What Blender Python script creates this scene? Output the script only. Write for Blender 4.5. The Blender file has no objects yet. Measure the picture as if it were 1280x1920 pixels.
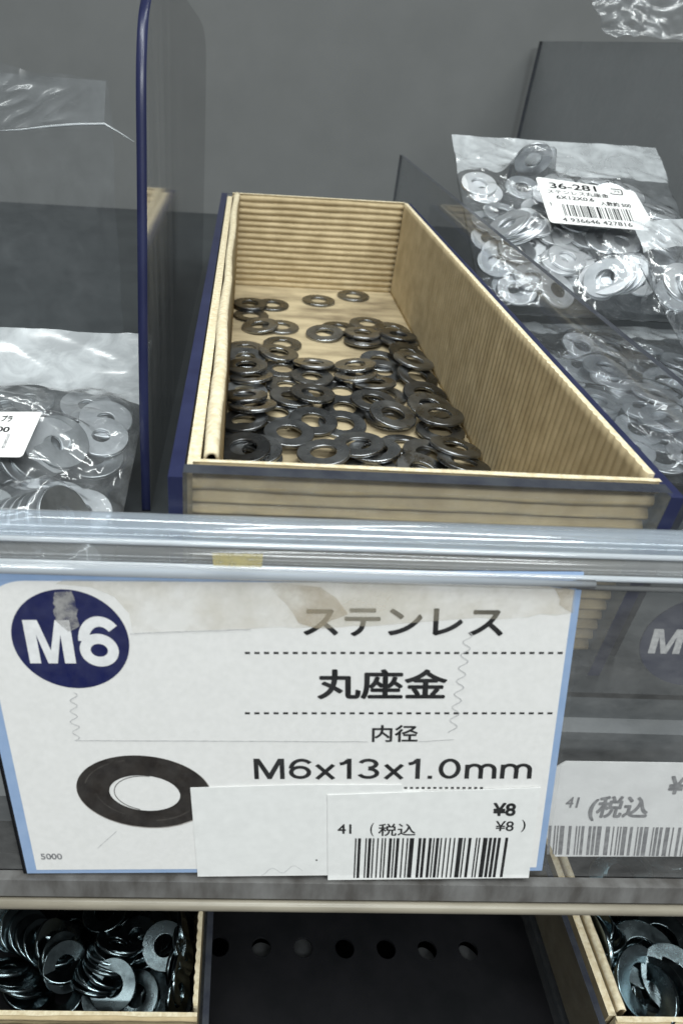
import bpy, bmesh, math, random
import numpy as np
from mathutils import Vector, Matrix, Quaternion, noise

# ------------------------------------------------------------------ camera
SC = bpy.context.scene
COL = SC.collection
MM = 0.001
EYE = 300.0                      # camera height in mm above the world origin
F_PX, PX, PY = 1294.0, 488.0, 960.0
_dy = np.array([473 - PX, 897.0, -F_PX]); _dy /= np.linalg.norm(_dy)
_e = -(_dy[0] - .04 * _dy[1]) / _dy[2]
_dx = np.array([1, -.04, _e]); _dx -= _dx.dot(_dy) * _dy; _dx /= np.linalg.norm(_dx)
_dz = np.cross(_dx, _dy)
CM = np.array([_dx, _dy, _dz])
cam_d = bpy.data.cameras.new('camera'); cam = bpy.data.objects.new('camera', cam_d); COL.objects.link(cam)
m4 = Matrix([list(CM[i]) + [0] for i in range(3)] + [[0, 0, 0, 1]])
cam.matrix_world = Matrix.Translation((0, 0, EYE * MM)) @ m4
cam_d.sensor_fit = 'VERTICAL'; cam_d.sensor_height = 36.0
cam_d.lens = F_PX / 1920 * 36.0
cam_d.shift_x = (640 - PX) / 1920.0
cam_d.clip_start = 0.005; cam_d.clip_end = 50
cam_d.dof.use_dof = True; cam_d.dof.focus_distance = 0.150; cam_d.dof.aperture_fstop = 32.0
SC.camera = cam

# ------------------------------------------------------------------ light
W = bpy.data.worlds.new('World'); SC.world = W; W.use_nodes = True
bg = W.node_tree.nodes['Background']; bg.inputs[0].default_value = (0.93, 0.97, 1.0, 1); bg.inputs[1].default_value = 0.09
def lamp(name, loc, target, sx, sy, power, col=(1, 1, 1)):
    d = bpy.data.lights.new(name, 'AREA'); d.shape = 'RECTANGLE'; d.size = sx; d.size_y = sy; d.energy = power; d.color = col
    o = bpy.data.objects.new(name, d); COL.objects.link(o); o.location = loc
    o.rotation_euler = (Vector(target) - Vector(loc)).to_track_quat('-Z', 'Y').to_euler(); return o
lamp('ceiling_tube', (-.10, -.20, 1.75), (0.03, .12, .2), 2.4, .10, 24, (.95, 1, .99))
lamp('ceiling_tube', (.10, .08, 1.75), (0.03, .12, .2), 2.4, .10, 15, (.95, 1, .99))
lamp('ceiling_tube', (.30, -1.65, 1.80), (0.03, .12, .2), 2.4, .20, 47, (.95, 1, .99))
SC.view_settings.view_transform = 'Standard'; SC.view_settings.look = 'None'
SC.view_settings.exposure = 0; SC.view_settings.gamma = 1
SC.cycles.transparent_max_bounces = 40; SC.cycles.max_bounces = 12
SC.cycles.caustics_reflective = False; SC.cycles.caustics_refractive = False
SC.cycles.use_denoising = True

# ------------------------------------------------------------------ measuring helpers (all in mm, eye at the origin)
def ray(x, y): return CM @ np.array([x - PX, PY - y, -F_PX])
def onz(p, z): r = ray(*p); return r * z / r[2]
def onx(p, x): r = ray(*p); return r * x / r[0]
def ony(p, y): r = ray(*p); return r * y / r[1]
def wp(v): return Vector((v[0] * MM, v[1] * MM, (v[2] + EYE) * MM))

# ------------------------------------------------------------------ object helpers
def mesh_obj(name, bm, mats, parent=None, smooth=False):
    me = bpy.data.meshes.new(name); bm.normal_update(); bm.to_mesh(me); bm.free()
    for m in (mats if isinstance(mats, (list, tuple)) else [mats]): me.materials.append(m)
    if smooth: me.polygons.foreach_set('use_smooth', [True] * len(me.polygons))
    o = bpy.data.objects.new(name, me); COL.objects.link(o)
    if parent: o.parent = parent; o.matrix_parent_inverse = Matrix.Identity(4)
    return o
def tag(o, label, cat=None, group=None, kind=None):
    if label: o['label'] = label
    if cat: o['category'] = cat
    if group: o['group'] = group
    if kind: o['kind'] = kind
    return o
def thing(name, label, cat, group=None, loc=(0, 0, 0)):
    """empty at the thing's base (mm in the measuring frame)"""
    o = bpy.data.objects.new(name, None); COL.objects.link(o); o.location = wp(loc); o.empty_display_size = .01
    return tag(o, label, cat, group)
def local(v, root):
    off = Vector((0, 0, 0))
    while root: off += root.location; root = root.parent
    return wp(v) - off
def box(bm, x0, x1, y0, y1, z0, z1, root=None, mat=0, bev=0, topmat=None, endmat=None):
    vs = [bm.verts.new(local(p, root)) for p in [(x0,y0,z0),(x1,y0,z0),(x1,y1,z0),(x0,y1,z0),(x0,y0,z1),(x1,y0,z1),(x1,y1,z1),(x0,y1,z1)]]
    fs = [(0,3,2,1),(4,5,6,7),(0,1,5,4),(1,2,6,5),(2,3,7,6),(3,0,4,7)]
    out = []
    for i, f in enumerate(fs):
        fc = bm.faces.new([vs[j] for j in f]); fc.material_index = mat; out.append(fc)
    if topmat is not None: out[1].material_index = topmat
    if endmat is not None: out[2].material_index = endmat; out[4].material_index = endmat
    if bev: bmesh.ops.bevel(bm, geom=list({e for f in out for e in f.edges}), offset=bev * MM, segments=2, affect='EDGES', profile=.5)
    return out
def mk(name, fn, mats, parent=None, smooth=False):
    bm = bmesh.new(); fn(bm); return mesh_obj(name, bm, mats, parent, smooth)

# ------------------------------------------------------------------ materials
def N(nt, t, **kw):
    n = nt.nodes.new(t)
    for k, v in kw.items(): setattr(n, k, v)
    return n
def new_mat(name):
    m = bpy.data.materials.new(name); m.use_nodes = True; nt = m.node_tree
    for n in list(nt.nodes): nt.nodes.remove(n)
    out = N(nt, 'ShaderNodeOutputMaterial'); return m, nt, out
def ramp(nt, fac, stops):
    r = N(nt, 'ShaderNodeValToRGB'); el = r.color_ramp.elements
    while len(el) < len(stops): el.new(.5)
    for e, (p, c) in zip(el, stops): e.position = p; e.color = (*c, 1) if len(c) == 3 else c
    nt.links.new(fac, r.inputs[0]); return r.outputs[0]
def tex(nt, scale, detail=4, rough=.55, stretch=(1, 1, 1), kind='noise', dist=0):
    tc = N(nt, 'ShaderNodeNewGeometry'); mp = N(nt, 'ShaderNodeMapping'); mp.inputs['Scale'].default_value = stretch
    nt.links.new(tc.outputs['Position'], mp.inputs[0])
    if kind == 'noise':
        n = N(nt, 'ShaderNodeTexNoise'); n.inputs['Scale'].default_value = scale; n.inputs['Detail'].default_value = detail
        n.inputs['Roughness'].default_value = rough; n.inputs['Distortion'].default_value = dist
        nt.links.new(mp.outputs[0], n.inputs[0]); return n.outputs[0]
    v = N(nt, 'ShaderNodeTexVoronoi', feature='DISTANCE_TO_EDGE' if kind == 'edge' else 'F1'); v.inputs['Scale'].default_value = scale
    nt.links.new(mp.outputs[0], v.inputs[0]); return v.outputs[0]
def bump(nt, h, strength, dist):
    b = N(nt, 'ShaderNodeBump'); b.inputs['Strength'].default_value = strength; b.inputs['Distance'].default_value = dist
    nt.links.new(h, b.inputs['Height']); return b.outputs[0]
def mat(name, c1, c2=None, scale=300, rough=.6, metal=0, bmp=0, bdist=.0002, stretch=(1, 1, 1), spec=.5, mid=(.35, .65), rough2=None, vary=0):
    m, nt, out = new_mat(name); p = N(nt, 'ShaderNodeBsdfPrincipled'); nt.links.new(p.outputs[0], out.inputs[0])
    p.inputs['Roughness'].default_value = rough; p.inputs['Metallic'].default_value = metal; p.inputs['Specular IOR Level'].default_value = spec
    c2 = c2 or tuple(v * .85 for v in c1)
    n = tex(nt, scale, 6, .6, stretch)
    col = ramp(nt, n, [(mid[0], c1), (mid[1], c2)])
    if vary:     # every piece its own tone of metal
        oi = N(nt, 'ShaderNodeObjectInfo'); hs = N(nt, 'ShaderNodeHueSaturation'); mr = N(nt, 'ShaderNodeMapRange')
        nt.links.new(oi.outputs['Random'], mr.inputs[0]); mr.inputs[3].default_value = 1 - vary; mr.inputs[4].default_value = 1 + vary * .5
        nt.links.new(mr.outputs[0], hs.inputs['Value']); nt.links.new(col, hs.inputs['Color']); col = hs.outputs[0]
    nt.links.new(col, p.inputs['Base Color'])
    if rough2 is not None:
        n2 = tex(nt, scale * .6, 5, .7)
        nt.links.new(ramp(nt, n2, [(.35, (rough,) * 3), (.65, (rough2,) * 3)]), p.inputs['Roughness'])
    if bmp: nt.links.new(bump(nt, n, bmp, bdist), p.inputs['Normal'])
    return m
def thin_fresnel(nt, fr, ior):
    # a sheet whose two faces reflect alike from inside and outside
    g = N(nt, 'ShaderNodeNewGeometry'); mr = N(nt, 'ShaderNodeMapRange'); nt.links.new(g.outputs['Backfacing'], mr.inputs[0])
    mr.inputs[3].default_value = ior; mr.inputs[4].default_value = 1 / ior; nt.links.new(mr.outputs[0], fr.inputs[0])
def clear(name, tint=(1, 1, 1), haze=.06, rough=.05, hazecol=(.8, .85, .9), dirt=.1, dscale=400, stretch=(1, 1, 1), ior=1.49, bmp=0, bscale=60, gloss=1.0):
    """clear plastic sheet: see-through, fresnel gloss, some scuffs that scatter light"""
    m, nt, out = new_mat(name); L = nt.links.new
    tr = N(nt, 'ShaderNodeBsdfTransparent'); tr.inputs[0].default_value = (*tint, 1)
    df = N(nt, 'ShaderNodeBsdfDiffuse'); df.inputs[0].default_value = (*hazecol, 1)
    gl = N(nt, 'ShaderNodeBsdfGlossy'); gl.inputs['Roughness'].default_value = rough
    fr = N(nt, 'ShaderNodeFresnel'); fr.inputs[0].default_value = ior
    m1 = N(nt, 'ShaderNodeMixShader'); m2 = N(nt, 'ShaderNodeMixShader')
    n = tex(nt, dscale, 6, .7, stretch)
    thin_fresnel(nt, fr, ior)
    r = ramp(nt, n, [(.35, (haze,) * 3), (.75, (min(1, haze + dirt),) * 3)])
    L(r, m1.inputs[0]); L(tr.outputs[0], m1.inputs[1]); L(df.outputs[0], m1.inputs[2])
    if gloss != 1.0:
        mu = N(nt, 'ShaderNodeMath', operation='MULTIPLY'); mu.inputs[1].default_value = gloss; L(fr.outputs[0], mu.inputs[0]); L(mu.outputs[0], m2.inputs[0])
    else: L(fr.outputs[0], m2.inputs[0])
    L(m1.outputs[0], m2.inputs[1]); L(gl.outputs[0], m2.inputs[2]); L(m2.outputs[0], out.inputs[0])
    if bmp:
        b = bump(nt, tex(nt, bscale, 3, .6, (1, 1, 1), dist=.6), bmp, .002); L(b, gl.inputs['Normal']); L(b, fr.inputs['Normal'])
    return m

M = {}
M['card'] = mat('cardboard', (.53, .445, .285), (.41, .33, .20), 200, .85, bmp=.25, spec=.2)
M['card_flute'] = mat('corrugated_cardboard', (.53, .43, .265), (.40, .315, .185), 130, .8, bmp=.25, spec=.25)
M['card_edge'] = mat('cut_cardboard_edge', (.78, .70, .52), (.60, .50, .32), 900, .9, bmp=.5, spec=.15)
M['card_floor'] = mat('worn_cardboard_floor', (.50, .41, .26), (.20, .155, .095), 60, .8, bmp=.2, spec=.25, mid=(.42, .66), stretch=(.5, 1.5, 1))
M['navy'] = mat('navy_plastic_edge', (.013, .016, .052), (.022, .027, .075), 120, .32, stretch=(1, 1, .3))
M['navy_dark'] = mat('dark_plastic_edge', (.03, .033, .045), (.05, .055, .065), 250, .2)
M['clear_bin'] = clear('clear_bin_plastic', (.97, .975, .98), .015, .04, dirt=.05, dscale=500)
M['clear_scuffed'] = clear('scuffed_clear_plastic', (.95, .96, .96), .10, .08, (.74, .77, .80), .55, 150, (1, 1, .08), gloss=1.5)
M['clear_smoke'] = clear('smoked_clear_plastic', (.86, .87, .88), .06, .07, hazecol=(.45, .47, .49), dirt=.14, dscale=150, gloss=.55)
M['steel'] = mat('dark_stainless_steel', (.35, .36, .37), (.20, .205, .21), 180, .19, 1, rough2=.42, vary=.55)
M['steel_light'] = mat('bright_stainless_steel', (.85, .86, .87), (.72, .73, .75), 260, .46, 1, bmp=.08)
M['steel_grey'] = mat('satin_steel', (.60, .62, .64), (.46, .48, .50), 260, .44, 1, bmp=.08)
M['steel_dim'] = mat('dull_grey_steel', (.40, .42, .43), (.26, .275, .285), 200, .40, 1, bmp=.08)
M['steel_black'] = mat('black_plated_steel', (.24, .30, .32), (.13, .165, .18), 160, .14, 1, rough2=.30, vary=.5)
M['shelf'] = mat('dark_grey_painted_steel', (.036, .041, .044), (.028, .032, .035), 60, .42)
M['wall'] = mat('grey_painted_steel', (.165, .17, .17), (.15, .155, .155), 40, .5)
M['lip'] = mat('grey_shelf_lip_paint', (.10, .11, .12), (.07, .08, .085), 120, .4)
M['black'] = mat('black_painted_steel', (.004, .0045, .0055), (.0075, .0075, .009), 100, .6, spec=.12)
M['kraft'] = mat('dark_kraft_board', (.16, .125, .07), (.11, .085, .045), 120, .9, spec=.1)
M['paper'] = mat('printed_card_white', (.765, .755, .745), (.72, .712, .70), 900, .55, spec=.3)
M['sticker'] = mat('sticker_paper', (.78, .78, .77), (.73, .73, .72), 500, .5, bmp=.05)
M['sky'] = mat('light_blue_print', (.29, .40, .60), (.25, .36, .56), 300, .5)
M['ink_navy'] = mat('navy_print', (.008, .011, .065), (.012, .016, .08), 500, .6, spec=.15)
M['ink'] = mat('black_print', (.010, .010, .011), (.018, .018, .019), 900, .6, spec=.15)
M['ink_grey'] = mat('faded_grey_print', (.16, .16, .17), (.30, .30, .31), 900, .5)
M['ink_white'] = mat('white_print', (.80, .80, .81), (.70, .70, .71), 700, .5)
M['dirt'] = mat('grey_dirt_line', (.36, .36, .37), (.55, .55, .55), 1500, .7)

# ------------------------------------------------------------------ the setting
FL = -89.5            # upper shelf surface
mk('shelf', lambda bm: box(bm, -330, 420, 79, 440, FL - 1.2, FL), M['shelf'])
tag(bpy.data.objects['shelf'], 'dark grey painted steel shelf floor under the bins', kind='structure')
w = mk('wall', lambda bm: box(bm, -330, 420, 440, 444, FL - 140, 300), M['wall']); tag(w, 'grey steel back panel behind the bins', kind='structure')
w = mk('ceiling', lambda bm: box(bm, -330, 420, 335, 444, 260, 264), M['shelf']); tag(w, 'underside of the shelf above', kind='structure')
def lower_shelf(bm):
    # plate with a row of punched holes (cells with a round hole), z = -212
    z = -212.0; hx = [1.3 + i * 11.7 for i in range(7)]; cy = 90.4; r = 2.7; h = 5.85
    hx = [12.9 - 11.85 + i * 11.85 for i in range(7)]; h = 11.85 / 2
    for cx in hx:
        n = 32; inner = []; outer = []
        for k in range(n):
            a = 2 * math.pi * k / n; c, s = math.cos(a), math.sin(a); q = h / max(abs(c), abs(s))
            inner.append(bm.verts.new(wp((cx + r * c, cy + r * s, z)))); outer.append(bm.verts.new(wp((cx + q * c, cy + q * s, z))))
        low = [bm.verts.new(wp((cx + r * math.cos(2 * math.pi * k / n), cy + r * math.sin(2 * math.pi * k / n), z - 1.2))) for k in range(n)]
        for k in range(n):
            j = (k + 1) % n
            bm.faces.new([inner[k], outer[k], outer[j], inner[j]]); bm.faces.new([low[k], inner[k], inner[j], low[j]])
    def quad(x0, x1, y0, y1):
        bm.faces.new([bm.verts.new(wp(p)) for p in [(x0, y0, z), (x1, y0, z), (x1, y1, z), (x0, y1, z)]])
    quad(-330, 420, cy + h, 440); quad(-330, 420, 30, cy - h); quad(-330, hx[0] - h, cy - h, cy + h); quad(hx[-1] + h, 420, cy - h, cy + h)
w = mk('shelf', lower_shelf, M['black']); tag(w, 'black lower shelf plate with a row of punched round holes', kind='structure')
w = mk('shelf', lambda bm: box(bm, -330, 420, 30, 440, -262, -260), M['black']); tag(w, 'black shelf plate far below the punched one', kind='structure')
for i, (x, a, s) in enumerate([(12.9, .5, 3.4), (24.6, -.2, 3.6), (59.5, 0.9, 2.6), (72.1, 1.4, 3.4)]):
    def f(bm, x=x, a=a, s=s):
        bmesh.ops.create_cone(bm, cap_ends=True, segments=28, radius1=s * MM, radius2=s * MM, depth=.8 * MM)
        bmesh.ops.rotate(bm, verts=bm.verts, matrix=Matrix.Rotation(a * .35, 3, 'Y') @ Matrix.Rotation(-.35, 3, 'X'))
        bmesh.ops.translate(bm, verts=bm.verts, vec=wp((x + .6, 91.2 - (1.6 if i != 1 else 0), -214.6)))
    o = mk('steel_disc', f, M['steel_grey'])
    tag(o, ['grey steel disc half seen through the leftmost open hole', 'pale steel disc filling the second punched hole', 'sliver of steel disc under the hole left of the last one', 'grey steel disc seen through the rightmost hole'][i], 'steel disc')
# grey steel lip of the upper shelf, behind the ticket rail
def lip(bm):
    prof = [(79, FL), (79, -96), (77, -97.5), (77, -99.5), (79, -101), (79, -112), (74, -116), (74, -124), (84, -124)]
    for a, b in zip(prof, prof[1:]):
        bm.faces.new([bm.verts.new(wp(p)) for p in [(-330, *a), (-330, *b), (420, *b), (420, *a)]])
w = mk('shelf', lip, M['lip']); tag(w, 'grey folded front lip of the upper steel shelf', kind='structure')

# ------------------------------------------------------------------ corrugated panels
PITCH = 2.32
def flutes(t, e=.65): return abs(math.sin(math.pi * t / PITCH)) ** e
def corr_panel(bm, origin, U, V, Nn, lu, lv, amp, root, back=1.0, wob=.12, seed=0, steps=9, along=14, e=.65):
    """fluted sheet: flutes run along U, waves repeat along V, ridges stick out along Nn"""
    O, U, V, Nn = (Vector(q) for q in (origin, U, V, Nn))
    nv = max(8, int(lv / PITCH * steps)); nu = along
    g = []; bk = []
    for j in range(nv + 1):
        v = lv * j / nv; row = []; rb = []
        for i in range(nu + 1):
            u = lu * i / nu
            w_ = noise.noise(Vector((u * .05, v * .25, seed))) * wob * 3
            hgt = amp * flutes(v + w_, e) + noise.noise(Vector((u * .2, v * .6, seed + 9))) * wob
            p = O + U * u + V * v + Nn * hgt
            row.append(bm.verts.new(local(p, root))); rb.append(bm.verts.new(local(O + U * u + V * v - Nn * back, root)))
        g.append(row); bk.append(rb)
    for j in range(nv):
        for i in range(nu):
            f = bm.faces.new([g[j][i], g[j][i+1], g[j+1][i+1], g[j+1][i]]); f.smooth = True
            bm.faces.new([bk[j][i], bk[j+1][i], bk[j+1][i+1], bk[j][i+1]])
    def edge(a, b):
        for k in range(len(a) - 1):
            f = bm.faces.new([a[k], a[k+1], b[k+1], b[k]]); f.material_index = 1
    edge(g[0], bk[0]); edge(g[-1], bk[-1]); edge([r[0] for r in g], [r[0] for r in bk]); edge([r[-1] for r in g], [r[-1] for r in bk])
    bmesh.ops.recalc_face_normals(bm, faces=bm.faces)

def liner(name, label, x0, x1, y0, y1, zb, zt, simple=False, seed=0):
    root = thing(name, label, 'cardboard box', loc=((x0 + x1) / 2, y0, zb))
    CF = [M['card_flute'], M['card_edge']]
    def f(bm): corr_panel(bm, (x0, y0 + .75, zb), (1, 0, 0), (0, 0, 1), (0, -1, 0), x1 - x0, zt - zb, 1.0, root, .3, seed=seed, along=40, e=1.1, wob=.16)
    mk('front_panel', f, CF, root)
    def f(bm): corr_panel(bm, (x0 + 1, y1 - 1.2, zb), (1, 0, 0), (0, 0, 1), (0, -1, 0), x1 - x0 - 2, zt - zb, .9, root, .8, seed=seed + 3, along=30, wob=.1)
    mk('back_panel', f, CF, root)
    # right side: flutes stand upright, repeat along the depth
    def f(bm): corr_panel(bm, (x1 - .9, y0 + 2.4, zb), (0, 0, 1), (0, 1, 0), (-1, 0, 0), zt - zb, y1 - y0 - 4.6, .30, root, .9, seed=seed + 5, along=20, steps=7, wob=.13, e=.8)
    mk('side_panel', f, CF, root)
    # left side: folded over, a smooth rolled inner face and an outer sheet
    def f(bm):
        n = 60; prof = []
        for k in range(13):
            a = math.pi * k / 12; prof.append((x0 + 2.35 - 1.12 * math.cos(a), zt - .7 + 1.05 * math.sin(a)))
        prof = [(x0 + 1.2, zb)] + prof + [(x0 + 3.3, zb)]
        rows = []
        for j in range(n + 1):
            y = y0 + 2.4 + (y1 - y0 - 4.6) * j / n; row = []
            for (x, z) in prof:
                w_ = noise.noise(Vector((y * .03, x * .2, seed))) * .6 + noise.noise(Vector((y * .3, z * .3, 4))) * .12
                row.append(bm.verts.new(local((x + w_ * (1 if z > zb + 5 else 0), y, z + w_ * .5), root)))
            rows.append(row)
        for j in range(n):
            for i in range(len(prof) - 1):
                fc = bm.faces.new([rows[j][i], rows[j][i+1], rows[j+1][i+1], rows[j+1][i]]); fc.smooth = True
                fc.material_index = 1 if 2 <= i <= 11 else 0
        inner = [[bm.verts.new(v.co + Vector((0, 0, 0))) for v in rows[0]]]
    o = mk('side_panel', f, CF, root)
    sm = o.modifiers.new('thickness', 'SOLIDIFY'); sm.thickness = .45 * MM; sm.offset = -1
    def f(bm): box(bm, x0 - .9, x0 + .95, y0 + 1.6, y1 - 1.3, zb, zt - 1.3, root, topmat=1)
    mk('outer_flap', f, [M['card'], M['card_edge']], root)
    mk('bottom_panel', lambda bm: box(bm, x0 + .2, x1 - .3, y0 + 1.3, y1 - 1.5, zb - 1, zb + .3, root), M['card_floor'], root)
    return root

def clear_bin(label, x0, x1, y0, y1, zb, zt, t=2.0, fup=0.0, shade_front=False):
    root = thing('plastic_bin', label, 'bin', loc=((x0 + x1) / 2, y0, zb))
    MB = [M['clear_bin'], M['navy'] if zb > -150 else M['navy_dark'], M['navy_dark']]; fm = 2 if shade_front else 0  # clear front made opaque dark on request, standing in for shade
    mk('front_wall', lambda bm: box(bm, x0 + t + .02, x1 - t - .02, y0 + .1, y0 + t + .4, zb + t, zt + fup, root, mat=fm, topmat=2), MB, root)
    mk('back_wall', lambda bm: box(bm, x0 + t + .02, x1 - t - .02, y1 - t, y1 - .1, zb + t, zt, root, topmat=2), MB, root)
    mk('side_wall', lambda bm: box(bm, x0, x0 + t, y0, y1, zb, zt, root, topmat=1, endmat=1), MB, root)
    mk('side_wall', lambda bm: box(bm, x1 - t, x1, y0, y1, zb, zt, root, topmat=1, endmat=1), MB, root)
    mk('base', lambda bm: box(bm, x0 + t + .02, x1 - t - .02, y0 + .1, y1 - .1, zb, zb + t - .05, root), MB, root)
    return root

clear_bin('clear plastic bin with navy edges round the cardboard box of loose washers', -9.4, 65.4, 82.9, 294.0, FL + .02, -51.9, 2.1, .7)
liner('cardboard_box', 'open corrugated cardboard box with loose dark washers inside', -6.1, 63.0, 85.6, 291.4, FL + 3.2, -51.0)

# ------------------------------------------------------------------ dividers
def divider(label, x, t, pts, m, edge):
    root = thing('divider', label, 'divider', 'clear upright dividers between the compartments', loc=(x, pts[0][0], pts[0][1]))
    def f(bm):
        a = [bm.verts.new(local((x - t / 2, y, z), root)) for y, z in pts]; b = [bm.verts.new(local((x + t / 2, y, z), root)) for y, z in pts]
        bm.faces.new(a); bm.faces.new(b[::-1])
        for i in range(len(pts)):
            j = (i + 1) % len(pts); fc = bm.faces.new([a[j], a[i], b[i], b[j]]); fc.material_index = 1; fc.smooth = len(pts) > 8
        bmesh.ops.recalc_face_normals(bm, faces=bm.faces)
    mk('sheet', f, [m, edge], root)
    return root
# left: tall sheet with rounded top front corner; front edge measured on the plane x=-19.6
fr = [onx(p, -20.3) for p in [(258, 300), (256, 150), (258, 70), (262, 15), (272, -25), (290, -55)]]
ptsL = [(128, FL), (132, -60)] + [(p[1], p[2]) for p in fr]
ptsL = [(p[0], p[1]) for p in ptsL]
bk = [onx(p, -19.3) for p in [(325, -30), (350, 6), (372, 36), (381, 60), (384, 120)]]
ptsL += [(p[1], p[2]) for p in bk] + [(326, FL)]
for _ in range(3):      # round the outline off
    q_ = [ptsL[0]]
    for a_, b_ in zip(ptsL, ptsL[1:]): q_ += [(a_[0] * .75 + b_[0] * .25, a_[1] * .75 + b_[1] * .25), (a_[0] * .25 + b_[0] * .75, a_[1] * .25 + b_[1] * .75)]
    ptsL = q_ + [ptsL[-1]]
divider('tall scuffed clear divider with navy front edge left of the box', -19.5, 1.9, ptsL, M['clear_scuffed'], M['navy'])
divider('low smoky clear divider right of the cardboard box', 70.0, 1.3, [(88, FL), (88, -41.6), (351, -41.6), (351, FL)], M['clear_smoke'], M['navy_dark'])
divider('large clear divider behind the bag with the barcode sticker', 151.0, 1.8, [(150, FL), (150, 6.5), (436, 5.0), (437, FL)], M['clear_smoke'], M['navy_dark'])

# ------------------------------------------------------------------ washers
def washer_mesh(name, ro, ri, t, m, seg=40):
    bm = bmesh.new(); prof = [(ri, -t/2 + .07), (ri + .07, -t/2), (ro - .1, -t/2), (ro, -t/2 + .1), (ro, t/2 - .15), (ro - .16, t/2), (ri + .12, t/2), (ri, t/2 - .1)]
    rings = [[bm.verts.new(Vector((r * math.cos(2*math.pi*k/seg), r * math.sin(2*math.pi*k/seg), z)) * MM) for r, z in prof] for k in range(seg)]
    n = len(prof)
    for k in range(seg):
        a, b = rings[k], rings[(k+1) % seg]
        for i in range(n):
            j = (i + 1) % n; f = bm.faces.new([a[i], b[i], b[j], a[j]]); f.smooth = i not in (1, 5)
    bmesh.ops.recalc_face_normals(bm, faces=bm.faces)
    me = bpy.data.meshes.new(name); bm.to_mesh(me); bm.free(); me.materials.append(m); return me
W13 = washer_mesh('washer', 6.5, 3.2, .88, M['steel'], 48)
W13L = washer_mesh('washer', 6.5, 3.2, 1.0, M['steel_grey'], 48)
W12 = washer_mesh('washer', 6.0, 2.6, .8, M['steel_light'])
W12G = washer_mesh('washer', 6.0, 2.6, .8, M['steel_grey'])
WB13 = washer_mesh('washer', 5.9, 1.9, .8, M['steel_dim'])
WB13B = washer_mesh('washer', 5.9, 1.9, .8, M['steel_grey'])
WK11 = washer_mesh('washer', 5.6, 2.5, .9, M['steel_black'])
WK16 = washer_mesh('washer', 8.0, 4.0, 1.2, M['steel_black'])
def put_washer(me, loc, quat, label, group):
    o = bpy.data.objects.new('washer', me); COL.objects.link(o); o.location = wp(loc); o.rotation_mode = 'QUATERNION'; o.rotation_quaternion = quat
    return tag(o, label, 'washer', group)

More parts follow.
